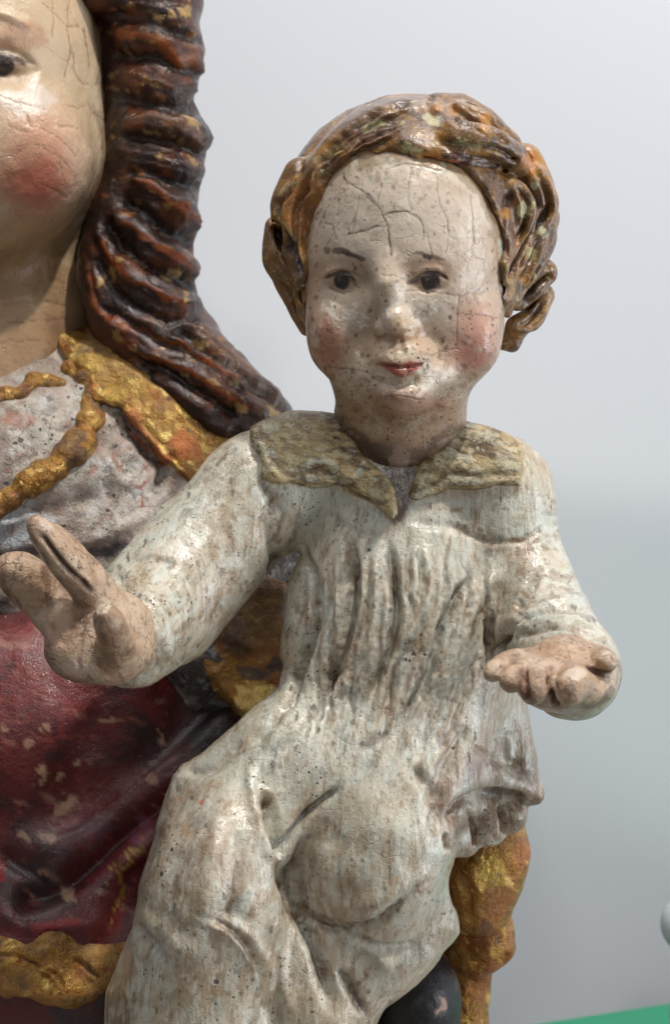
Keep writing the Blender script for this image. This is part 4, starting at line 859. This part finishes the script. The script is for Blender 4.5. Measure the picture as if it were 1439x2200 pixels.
GV = [([(262, 120), (340, 130), (440, 172)], 14, -.2), ([(270, 205), (350, 232), (440, 232)], 16, -.30), ([(270, 295), (350, 305), (450, 335)], 9, -.2), ([(290, 370), (360, 385), (450, 410)], 12, -.22), ([(270, 430), (340, 475), (430, 540)], 16, -.35),
      ([(230, 490), (300, 560), (420, 620)], 12, -.3), ([(205, 560), (260, 640), (330, 680), (420, 690)], 10, -.2), ([(230, 665), (320, 720), (420, 765), (520, 840)], 9, -.2), ([(390, 715), (470, 775), (600, 870)], 9, -.2), ([(300, 770), (400, 825), (500, 890)], 9, -.2), ([(255, 30), (340, 60), (430, 90)], 10, -.15)]
def cv_mh(k):
    for i, (s, w_, a) in enumerate(RG): k.ridge(s, w_*1.2, a*(.45 if i in (1, 3, 7) else .75), .9, False)
    for s, w_, a in GV: k.ridge(s, w_, a*.75, .8, False)
    for s, w_, a in RG:
        for o in (-9, 7): k.ridge([(x+o*.3, y+o) for x, y in s], 3.5, -.05, .5)
    k.d += (fbm(k.p, (1.0, 1.0, 1.8), 5, 2)-.5)*.22
def pt_mh(k):
    k.all(k.j1*0+1, (58, 36, 28)); k.all(k.noise((.8, .8, 1.4), 3, .50, .64), (96, 50, 26), .7); k.all(k.noise(1.1, 51, .54, .64), (38, 28, 26), .6)
    for s, w_, a in GV: k.line(s, w_*1.0, (34, 22, 20), .75, .7, .8, fade=False)
    for i, (s, w_, a) in enumerate(RG):
        if i in (0, 2, 4, 5, 6, 7, 8, 9): k.line([(x-4, y+3) for x, y in s], w_*.6, (142, 72, 28) if i in (0, 4, 5, 6, 7, 8) else (112, 80, 62), .75, 1.2, .8)
    k.line([(236, 0), (250, 200), (248, 330), (225, 420), (185, 520), (176, 620), (215, 720)], 18, (44, 30, 24), .8, .9)
    k.area([(420, 690), (480, 720), (640, 860), (700, 960), (560, 960), (540, 860), (470, 780)], (92, 74, 62), .7, 1.5, 16)
    for a in ((400, 25, 14, 10), (340, 42, 10, 6), (370, 38, 7, 7), (325, 178, 20, 5), (408, 278, 14, 9), (345, 340, 10, 8), (412, 342, 18, 6), (400, 262, 24, 8), (240, 590, 10, 16), (215, 600, 6, 20), (380, 590, 20, 6), (290, 740, 16, 5), (250, 720, 12, 14), (430, 740, 18, 4), (395, 640, 6, 10), (520, 880, 8, 10), (590, 880, 14, 18)):
        k.blob(*a, (170, 138, 88), .8, rot=25, j=1.3, gold=.3)
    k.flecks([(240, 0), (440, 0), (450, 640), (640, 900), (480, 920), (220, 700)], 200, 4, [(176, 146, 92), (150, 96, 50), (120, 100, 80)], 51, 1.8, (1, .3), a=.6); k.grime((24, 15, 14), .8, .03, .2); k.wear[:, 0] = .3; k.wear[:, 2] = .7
sculpt_part(MH, 'hair', pxbox(-660, 720, -460, 1080, 1.2, 13), .14, M_mhair, mother, cv_mh, pt_mh, cover=[(F, .3)])

# torso: one mass that the dress, mantle and robe are laid on
B = Sculpt()
B.ell(-60, 1200, 6.2, 4.6, 3.1, 4.8)
B.chain([(-380, 980, 6.0, 2.1), (-60, 930, 5.9, 2.5), (280, 960, 6.0, 2.15), (430, 1040, 5.9, 1.8), (560, 1200, 5.2, 1.8)], k=.8)
B.ell(40, 1060, 4.4, 3.0, 1.8, 2.0, k=.8)
B.chain([(300, 1200, 5, 1.9), (480, 1420, 4.4, 1.9)], k=.8)
def cv_b(k):
    g = k.ridge
    g([(140, 900), (230, 960), (300, 1040)], 16, -.1); g([(230, 880), (235, 960), (260, 1040), (330, 1020)], 14, .12); g([(265, 880), (310, 960), (350, 1000), (330, 1060)], 10, -.25)
    g([(0, 1120), (120, 1100), (240, 1060)], 24, -.12); g([(180, 1180), (240, 1090), (220, 1030)], 10, -.1); g([(60, 930), (150, 900)], 20, .08); g([(0, 1175), (200, 1160), (350, 1090)], 14, .1)
    g([(0, 1130), (60, 1110), (120, 1125)], 10, .1); k.d += (fbm(k.p, 1.3, 5)-.5)*.3
def pt_b(k):
    k.all(k.j1*0+1, (184, 172, 158)); k.all(k.noise(1, 3, .46, .6), (196, 190, 178), .7); k.all(k.noise(1.3, 13, .52, .62), (136, 114, 98), .6)
    k.area([(-50, 1080), (60, 1090), (130, 1110), (60, 1180), (-50, 1200)], (186, 198, 206), .7, 1.5, 12)
    k.line([(258, 880), (290, 930), (320, 970), (350, 1000), (335, 1060)], 8, (48, 42, 44), .85, .8); k.line([(262, 900), (318, 950), (350, 990)], 5, (166, 78, 44), .8, 1)
    k.line([(280, 1040), (300, 1048), (320, 1025)], 5, (150, 44, 34), .9, .6); k.line([(305, 1090), (308, 1060)], 4, (158, 50, 40), .8, .6); k.blob(250, 985, 8, 22, (152, 96, 80), .5)
    k.flecks([(-10, 860), (380, 860), (380, 1200), (-10, 1200)], 420, 6, [(150, 100, 82), (104, 90, 86), (206, 206, 204), (120, 104, 96)], 52, 1.5, (1, -.4), a=.6)
    for a in ((255, 935, 6, 10), (262, 1000, 5, 10), (200, 1010, 14, 10), (40, 905, 40, 14), (10, 905, 8, 6)): k.blob(*a, (170, 110, 84), .6, j=1.5)
    k.area([(300, 1260), (520, 1230), (560, 1130), (760, 1100), (760, 1700), (-600, 1700), (-600, 1320)], (44, 30, 28), .92, 1, 12)  # dress darkened in the paint where the child's arm shades it
    k.line([(-20, 1200), (100, 1185), (220, 1190), (260, 1175)], 12, (44, 40, 56), .85, .8, fade=False)  # painted shadow line across the lower dress
    k.wear[:, 0] = .8
def bs(px, py, o=0): return B.surf(px, py)+o

# gilded braid round the neckline, following the dress
Tm = Sculpt()
def braid(pts, r, k=.12):
    pl = spline(pts, 5)
    for i, (a, b) in enumerate(pl[::2]): Tm.chain([(a, b, bs(a, b, .04*(i % 2)), r*(1.0 if i % 2 else .72))], k=k)
Tm.chain([(-60, 1130, bs(-60, 1130), .2), (-100, 1140, bs(-100, 1140), .2)], k=.1)
for a, b, r in ((-10, 1090, .30), (25, 1070, .28), (62, 1040, .32), (92, 1022, .34), (122, 1008, .26), (150, 975, .36), (170, 955, .36), (192, 950, .2), (190, 905, .26), (205, 900, .25), (192, 870, .18), (205, 850, .24), (222, 845, .26), (186, 812, .26), (205, 790, .28), (176, 775, .28), (150, 790, .2)):
    Tm.chain([(a, b, bs(a, b, .04), r*1.08)], k=.10)
for a, b, r in ((-100, 862, .24), (-60, 868, .22), (-20, 860, .26), (15, 850, .26), (45, 848, .22), (75, 820, .26), (105, 822, .24), (130, 826, .18), (60, 832, .2)):
    Tm.chain([(a, b, bs(a, b, .06), r*.9)], k=.08)
def pt_gold(k):
    k.all(k.j1*0+1, (176, 128, 62)); k.col[:, 3] = .75
    k.flecks([(-200, 700), (700, 700), (700, 2300), (-200, 2300)], 2200, 6, [(255, 222, 140), (250, 205, 120), (232, 190, 104)], 60, 1.6, (1, -.5), a=.95, gold=1, keep=.9)  # bright metal flecks painted in as glints
    k.all(k.noise(1.1, 3, .50, .60), (140, 82, 38), .85, gold=.15); k.all(k.noise(2.1, 8, .56, .66), (92, 66, 46), .8, gold=0)
    k.wear[:, 0] = .5; k.wear[:, 2] = .6
sculpt_part(Tm, 'neckline_braid', pxbox(-200, 290, 730, 1170, -1, 8), .09, M_gold, mother, lambda k: k.d.__iadd__((fbm(k.p, 2.6, 5)-.5)*.14), pt_gold)

# gilded mantle over the shoulder, with a torn inner edge
G = Sculpt()
mp = np.array([(120, 700), (230, 690), (340, 760), (440, 840), (620, 880), (700, 1100), (560, 1120), (420, 1090), (385, 1035), (340, 985), (300, 930), (262, 882), (225, 872), (175, 860), (185, 800), (140, 770)], float)
G.add(lambda p: B.eval(p)-.30, 'u')
def mext(p):
    px, py = proj(p); j = (fbm(p, 1.5, 9)-.5)*46
    return np.maximum(polydist(px+j, py-j, mp)/100, p[:, 1]-7.5)
G.add(mext, 'i', .25); G.add(lambda p: B.eval(p)+.3, 's', .02)
def pt_mantle(k):
    k.all(k.j1*0+1, (172, 128, 66)); k.col[:, 3] = .7
    k.all(k.noise(.9, 3, .5, .62), (200, 160, 84), .6, gold=.9)
    k.flecks(mp, 420, 6, [(255, 222, 140), (240, 200, 116), (150, 92, 44)], 61, 1.8, (1, .7), a=.9, gold=1, keep=.8); k.all(k.noise(1.4, 8, .56, .68), (132, 92, 52), .6, gold=.2)  # bright flecks painted as highlights on the gilding
    k.line([(150, 790), (185, 820), (175, 870)], 16, (178, 88, 38), .8, 1.2, gold=0); k.line([(265, 870), (300, 930), (345, 985), (400, 1020)], 20, (172, 84, 40), .8, 1.4, .9, gold=.05); k.blob(400, 965, 40, 22, (190, 104, 44), .8, j=1.5, rot=30, gold=.1)
    k.line([(230, 730), (330, 800), (420, 880), (470, 950)], 12, (122, 82, 52), .6, 1.2, gold=0); k.blob(200, 755, 30, 40, (108, 84, 70), .6, j=1.5, gold=0); k.blob(385, 1030, 12, 12, (150, 60, 50), .7, gold=0)
    k.blob(190, 785, 36, 20, (216, 176, 88), .7, gold=1, j=1); k.blob(245, 850, 26, 18, (216, 176, 88), .7, gold=1, j=1); k.blob(375, 1000, 20, 14, (220, 190, 110), .8, gold=1, j=1)
    k.area([(430, 820), (640, 860), (640, 960), (500, 930)], (92, 74, 64), .7, 1.5, 14, gold=0)
sculpt_part(G, 'mantle_shoulder', pxbox(90, 730, 660, 1150, 1, 8), VM, M_gold, mother,
            lambda k: (k.ridge([(200, 730), (300, 820), (400, 930)], 30, .12), k.ridge([(300, 900), (360, 970), (400, 1010)], 9, -.1), k.d.__iadd__((fbm(k.p, 1.8, 5)-.5)*.22)), pt_mantle)

# red robe
Rb = Sculpt()
Rb.ell(60, 1560, 5.4, 4.9, 3.7, 3.2); Rb.ell(120, 1980, 5.6, 4.4, 4.4, 4.0, k=1.0); Rb.chain([(-300, 1500, 6, 2.6), (-330, 2400, 6, 3.4), (-330, 2640, 6.2, 3.8)], k=1); Rb.chain([(200, 2000, 5.2, 3.3), (200, 2640, 5.6, 3.8)], k=1)
Rb.chain([(520, 1500, 4.6, 1.6), (640, 1560, 4.6, 1.6), (640, 2500, 5.4, 2.6)], k=.8)
Rb.chain([(560, 1580, 2.7, .55), (420, 1690, 2.2, .6), (300, 1790, 1.9, .6), (190, 1890, 1.9, .6), (120, 1930, 2.0, .45)], k=.8, smooth=True)
def cv_rb(k):
    g = k.ridge
    g([(560, 1545), (470, 1640), (360, 1720), (260, 1800), (140, 1905), (60, 1930)], 24, -.45, .2, False); g([(560, 1500), (420, 1610), (300, 1700), (160, 1810), (0, 1820)], 40, .25, .2); g([(420, 1720), (320, 1800), (240, 1870)], 30, .22, .2)
    g([(0, 1830), (60, 1870), (100, 1905)], 16, -.2); g([(300, 1850), (270, 1950), (230, 2050)], 26, -.10); g([(330, 1500), (300, 1420), (310, 1360)], 30, .15); g([(230, 1450), (200, 1600), (120, 1720)], 50, -.12)
    g([(0, 1960), (80, 1990), (230, 1980)], 20, .08); k.d += (fbm(k.p, (.9, .9, .6), 5)-.5)*.25
def pt_rb(k):
    k.all(k.j1*0+1, (86, 24, 24)); k.all(k.noise(.7, 3, .48, .62), (104, 30, 32), .7); k.all(k.noise(.9, 9, .50, .62), (42, 20, 24), .7)
    k.area([(330, 1300), (620, 1380), (600, 1700), (420, 1640), (360, 1500)], (30, 20, 22), .92, 1.5, 30, keep=.8)  # shadow below the child's arm, plus dirt, painted nearly black
    k.line([(560, 1570), (470, 1650), (360, 1735), (260, 1815), (140, 1905)], 22, (44, 36, 44), .75, 1, .9); k.blob(60, 1900, 110, 45, (58, 48, 48), .7, j=1.5, rot=15); k.blob(180, 1800, 80, 26, (86, 62, 72), .6, rot=-40, j=1.5)
    k.area([(330, 1740), (420, 1680), (370, 1760), (320, 1880), (270, 2020), (190, 1990), (170, 1900), (250, 1800)], (112, 44, 48), .75, 1.4, 20); k.blob(300, 1780, 36, 20, (150, 96, 118), .6, rot=-50, j=1.5)
    k.line([(310, 1790), (290, 1830), (270, 1870), (262, 1930), (258, 1960), (245, 1990)], 5, (200, 160, 84), .8, 2.2, .8, gold=.8); k.line([(262, 1850), (235, 1885)], 5, (200, 160, 84), .7, 2, gold=.7)
    for a in ((145, 1915, 22, 16), (105, 1795, 18, 16), (85, 1880, 14, 10), (70, 1925, 5, 8), (55, 1800, 16, 10), (120, 1800, 16, 16), (230, 1920, 12, 12), (150, 1720, 10, 18), (100, 1665, 8, 20), (130, 1665, 7, 14), (330, 1675, 10, 12), (350, 1590, 10, 24), (20, 1380, 60, 7), (55, 1390, 12, 8), (105, 1560, 6, 10), (240, 1550, 14, 8), (60, 1600, 12, 16), (20, 1570, 10, 12), (175, 1635, 10, 8), (140, 1735, 12, 18)):
        k.blob(*a, (176, 142, 116), .75, rot=10, j=1.9)
    k.blob(0, 1870, 22, 24, (150, 36, 34), .9, j=1); k.line([(60, 2000), (120, 1985), (190, 1975)], 9, (150, 36, 34), .7, 1.2); k.area([(-300, 1330), (120, 1330), (140, 1500), (-300, 1560)], (128, 40, 36), .5, 1.5, 40)
    k.area([(-400, 2150), (110, 2150), (260, 2140), (260, 2400), (-400, 2400)], (86, 24, 24), .8, 1, 14); k.area([(110, 2150), (260, 2120), (260, 2400), (120, 2400)], (40, 44, 48), .8, 1.4, 14)
    k.flecks([(0, 1330), (420, 1340), (420, 1700), (250, 2000), (0, 2000)], 240, 4.5, [(150, 110, 92), (60, 22, 24), (140, 60, 54)], 53, 2.2, (1, .5), a=.55); k.flecks([(0, 1330), (300, 1340), (300, 1600), (0, 1600)], 200, 2.5, [(140, 70, 60), (56, 18, 20)], 54, 8, (1, .08), a=.5)
    k.wear[:, 0] = .3; k.wear[:, 2] = .6
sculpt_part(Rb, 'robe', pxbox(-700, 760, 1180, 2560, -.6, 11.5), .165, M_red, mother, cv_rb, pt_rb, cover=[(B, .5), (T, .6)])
sculpt_part(F, 'body', pxbox(-460, 270, -280, 960, -1, 11), VM, M_mskin, mother, cv_f, pt_f, cover=[(MH, .4), (B, .4)])
sculpt_part(B, 'dress', pxbox(-560, 700, 700, 1660, 1.0, 10), .125, M_dress, mother, cv_b, pt_b, cover=[(F, .3), (MH, .4), (Rb, .4), (T, .6)])
def rs(px, py, o=0):
    v = Rb.surf(px, py, -2, 12, 100); return (v if v is not None else 3)+o
Hm = Sculpt()
for s, r in (([(-160, 2060), (-60, 2030), (20, 2060), (60, 2100), (130, 2120), (200, 2110), (250, 2070)], .34), ([(0, 2030), (60, 2040), (110, 2020), (160, 2040), (240, 2080)], .26), ([(-60, 2100), (0, 2120), (70, 2125), (140, 2145), (190, 2130)], .24),
             ([(90, 2060), (110, 2090), (140, 2080), (130, 2060)], .22), ([(-200, 2110), (-100, 2100), (-30, 2080)], .3), ([(200, 2060), (240, 2050), (262, 2040)], .22)):
    Hm.chain([(a, b, rs(a, b, .06), r*.95) for a, b in spline(s, 4)], k=.3)
sculpt_part(Hm, 'gilded_border', pxbox(-260, 310, 1980, 2200, -.6, 8), .09, M_gold, mother,
            lambda k: ([k.ridge(s, 4, -.1, .4) for s in ([(100, 2080), (125, 2095), (140, 2120)], [(85, 2085), (110, 2105), (120, 2130)], [(0, 2050), (50, 2060), (90, 2080)], [(160, 2060), (200, 2090), (220, 2100)])], k.d.__iadd__((fbm(k.p, 2.2, 5)-.5)*.2)), lambda k: (pt_gold(k), k.all(k.noise(1.2, 71, .42, .58), (122, 84, 42), .8, gold=.3)))

# gilded fold of the mantle seen under the child's arm
U = Sculpt()
U.plate([(480, 1290), (560, 1240), (615, 1250), (650, 1500), (600, 1560), (528, 1560), (480, 1505), (440, 1440), (408, 1395), (450, 1330)], 2.6, .5, .3, gx=-.2, gy=-.25)
def pt_u(k):
    pt_gold(k); k.col[:, 3] *= .9
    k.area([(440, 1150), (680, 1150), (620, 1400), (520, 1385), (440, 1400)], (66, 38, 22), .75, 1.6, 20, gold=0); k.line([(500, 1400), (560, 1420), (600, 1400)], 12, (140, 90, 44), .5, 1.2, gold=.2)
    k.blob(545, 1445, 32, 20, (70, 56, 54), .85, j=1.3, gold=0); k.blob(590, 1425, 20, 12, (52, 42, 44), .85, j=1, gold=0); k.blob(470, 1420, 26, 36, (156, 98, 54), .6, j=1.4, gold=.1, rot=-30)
    k.blob(540, 1500, 34, 34, (236, 196, 110), .8, j=1.4, gold=1); k.flecks([(500, 1470), (590, 1470), (580, 1550), (520, 1550)], 60, 6, [(255, 228, 150)], 63, 1.3, a=.9, gold=1, keep=.9)  # bright gold patch and flecks painted in as glints
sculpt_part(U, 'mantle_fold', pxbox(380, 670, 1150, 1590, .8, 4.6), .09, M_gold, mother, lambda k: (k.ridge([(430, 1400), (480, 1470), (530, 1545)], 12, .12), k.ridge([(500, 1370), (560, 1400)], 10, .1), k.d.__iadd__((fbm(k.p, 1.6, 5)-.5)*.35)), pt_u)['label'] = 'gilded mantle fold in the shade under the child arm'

# gilded drapery hanging behind the child's lap
V = Sculpt()
V.ell(1032, 1868, 2.6, .96, .9, 1.40, rot=8); V.ell(1075, 1810, 2.7, .5, .8, 1.1, k=.4); V.chain([(960, 1850, 2.8, .6), (1000, 1950, 2.8, .5)], k=.4)
W2 = Sculpt()
W2.chain([(1000, 1985, 3.4, .55), (1050, 2020, 3.1, .55), (1070, 2035, 3.0, .38)], k=.3); W2.chain([(1030, 2000, 3.3, .5), (1065, 1985, 3.3, .36)], k=.3); W2.chain([(990, 2030, 3.4, .5), (1030, 2060, 3.2, .4)], k=.3)
W2.chain([(1000, 2060, 3.8, .5), (995, 2200, 3.9, .50), (995, 2660, 4.4, .8)], k=.35)
def pt_v(k):
    k.all(k.j1*0+1, (168, 118, 56)); k.col[:, 3] = .8; k.all(k.noise(.9, 3, .5, .62), (150, 86, 34), .7, gold=.35); k.all(k.noise(1.4, 8, .55, .65), (190, 148, 66), .7, gold=.9)
    k.flecks([(900, 1780), (1160, 1780), (1160, 2210), (900, 2210)], 130, 8, [(250, 214, 130), (226, 184, 100), (128, 80, 40)], 62, 2, (.3, 1), a=.7, gold=.95, keep=.7); k.blob(1060, 1870, 26, 44, (196, 168, 80), .6, j=1.4, rot=20, gold=.7); k.blob(960, 1865, 24, 50, (166, 88, 34), .7, j=1, gold=.2); k.blob(1080, 1940, 40, 40, (140, 84, 36), .6, j=1.4, gold=.3); k.blob(1045, 1990, 16, 18, (110, 74, 56), .7, j=1.2, gold=0); k.blob(1080, 1790, 30, 50, (158, 112, 56), .5, gold=.3)  # pale flecks painted in as metallic glints
for s_, nm, bx in ((V, 'mantle_fold', (900, 1160, 1680, 2040, .9, 4.4)), (W2, 'mantle_fold', (880, 1150, 1900, 2560, 1.5, 6))):
    o = sculpt_part(s_, nm, pxbox(*bx), .09, M_gold, mother, lambda k: (k.ridge([(960, 1830), (1000, 1900), (1010, 1980)], 12, -.08), k.ridge([(1010, 2075), (1060, 2070), (1100, 2050)], 8, -.12), k.d.__iadd__((fbm(k.p, 1.2, 5)-.5)*.28)), pt_v)
    o['label'] = 'smooth rounded gilded fold behind the child lap' if s_ is V else 'lowest narrow gilded fold hanging by the dark lining'
K = Sculpt()
K.ell(890, 2150, 2.0, .95, 1.2, 1.15); K.chain([(890, 2140, 2.4, .9), (860, 2660, 3.2, 1.6)], k=.5); K.chain([(700, 2120, 2.6, 1.0), (700, 2660, 3.2, 1.8)], k=.5)
def pt_k(k):
    k.all(k.j1*0+1, (32, 29, 32)); k.line([(945, 2135), (950, 2160), (940, 2180)], 4, (176, 136, 120), .85, 1.2); k.line([(970, 2080), (984, 2130)], 4, (96, 82, 84), .6, 1)
sculpt_part(K, 'mantle_lining', pxbox(560, 1040, 1960, 2560, .3, 6), .10, M_dark, mother, lambda k: k.d.__iadd__((fbm(k.p, 1, 5)-.5)*.15), pt_k)
# the arm that carries the child, under the mantle
A = Sculpt()
A.chain([(520, 1180, 5.4, 1.7), (640, 1500, 5.2, 1.7), (760, 1700, 4.0, 1.5), (900, 1740, 3.2, 1.2), (960, 1770, 3.0, .9)], k=.5)
sculpt_part(A, 'mantle_sleeve', pxbox(330, 1080, 980, 1920, 1.6, 8), .13, M_gold, mother, None, pt_gold, sub=0)

# ------------------------------------------------------------------ setting
def simple(name, col, rough=.7, nscale=.15, namt=.03, bump=.0):
    s = NT(name); n = s.noise(nscale, 3, .5)
    s.link(s.mix(s.ma('MULTIPLY', n, namt*2), lin(col)+(1,), tuple(v*.8 for v in lin(col))+(1,)), s.b.inputs['Base Color'])
    s.b.inputs['Roughness'].default_value = rough
    if bump: s.link(s.bump(s.noise(9, 4, .6), .5, bump), s.b.inputs['Normal'])
    return s.m
def box(name, x0, x1, y0, y1, z0, z1, mat, parent=None):
    v = np.array([(x, y, z) for x in (x0, x1) for y in (y0, y1) for z in (z0, z1)], f32)
    q = np.array([(0, 1, 3, 2), (4, 6, 7, 5), (0, 4, 5, 1), (2, 3, 7, 6), (0, 2, 6, 4), (1, 5, 7, 3)])
    return make(name, v, q, mat, parent, smooth=False)
WY = 34
tag(box('wall', -260, 260, WY, WY+6, -110, 160, simple('painted_wall', (222, 224, 228), .8, .02, .03, .01)), kind='structure')
tag(box('floor', -260, 260, -260, WY, -112, -110, simple('grey_floor', (128, 124, 118), .6)), kind='structure')
def prism(name, poly, z0, z1, mat, parent=None, bev=.3):
    p = np.array(poly, float); c = p.mean(0); n = len(p)
    pin = c+(p-c)*(1-bev/np.linalg.norm(p-c, axis=1)[:, None])
    v = [(*a, z0) for a in p]+[(*a, z1-bev) for a in p]+[(*a, z1) for a in pin]
    q = [(i, (i+1) % n, n+(i+1) % n, n+i) for i in range(n)]+[(n+i, n+(i+1) % n, 2*n+(i+1) % n, 2*n+i) for i in range(n)]
    q += [tuple(2*n+i for i in range(4)), tuple(reversed(range(4)))]
    return make(name, np.array(v, f32), np.array(q), mat, parent, smooth=False)
zt = -17.0
plinth = empty('display_plinth', (-8, 4, -110), 'plain grey plinth under the two carved figures', 'plinth')
prism('top_board', [(-25, -8), (9, -8), (9, 13.5), (-25, 13.5)], zt-2, zt, simple('grey_board', (150, 146, 140), .6, .4, .05, .01), plinth)
prism('base_box', [(-24, -7), (8, -7), (8, 12.5), (-24, 12.5)], -110, zt-2, simple('grey_side', (140, 138, 134), .7), plinth, .01)
table = empty('green_table', (20, 20, -110), 'bright green table top filling the lower right corner behind the figures', 'table')
prism('table_top', [(-4, 15.4), (27, 31.0), (36, 13), (10, 13.0)], zt-1.5, zt+.02, simple('green_cloth', (46, 150, 112), .85, .8, .25, .03), table)
for a, b in ((0, 15.3), (26.5, 29.5), (34, 14.5), (11.5, 14.5)):
    prism('leg', [(a-1, b-1), (a+1, b-1), (a+1, b+1), (a-1, b+1)], -110, zt-1.5, simple('green_leg', (60, 120, 96), .6), table, .01)
# white turned ornament, only its edge in the picture
def lathe(name, prof, cx, cy, mat, parent, n=40):
    v = []; q = []
    for z, r in prof:
        for i in range(n): a = 2*math.pi*i/n; v.append((cx+r*math.cos(a), cy+r*math.sin(a), z))
    for j in range(len(prof)-1):
        for i in range(n): q.append((j*n+i, j*n+(i+1) % n, (j+1)*n+(i+1) % n, (j+1)*n+i))
    return make(name, np.array(v, f32), np.array(q), mat, parent)
oy = 14.0; c = P(1470, 1985, oy); cx = float(c[0]); cz = float(c[2]); s_ = (D+oy)/D
orn = empty('ornament', (cx, oy, zt), 'pale rounded ornament just showing at the right edge above the green plinth', 'ornament')
mw = simple('white_glaze', (186, 197, 200), .8); mg = simple('pale_green_glaze', (176, 190, 180), .5)
lathe('knob', [(cz+.55*s_*math.sin(t)*1.05-.02, max(.02, .52*s_*math.cos(t))) for t in np.linspace(-1.2, 1.57, 16)], cx, oy, mw, orn)
lathe('stem', [(zt, .55), (zt+.1, .55), (cz-.9, .34), (cz-.62, .42), (cz-.45, .25)], cx, oy, mg, orn)
print('script %.1fs, %.2fM tris' % (time.time()-T0, sum(len(o.data.polygons)*2 for o in COL.objects if o.type == 'MESH')/1e6))
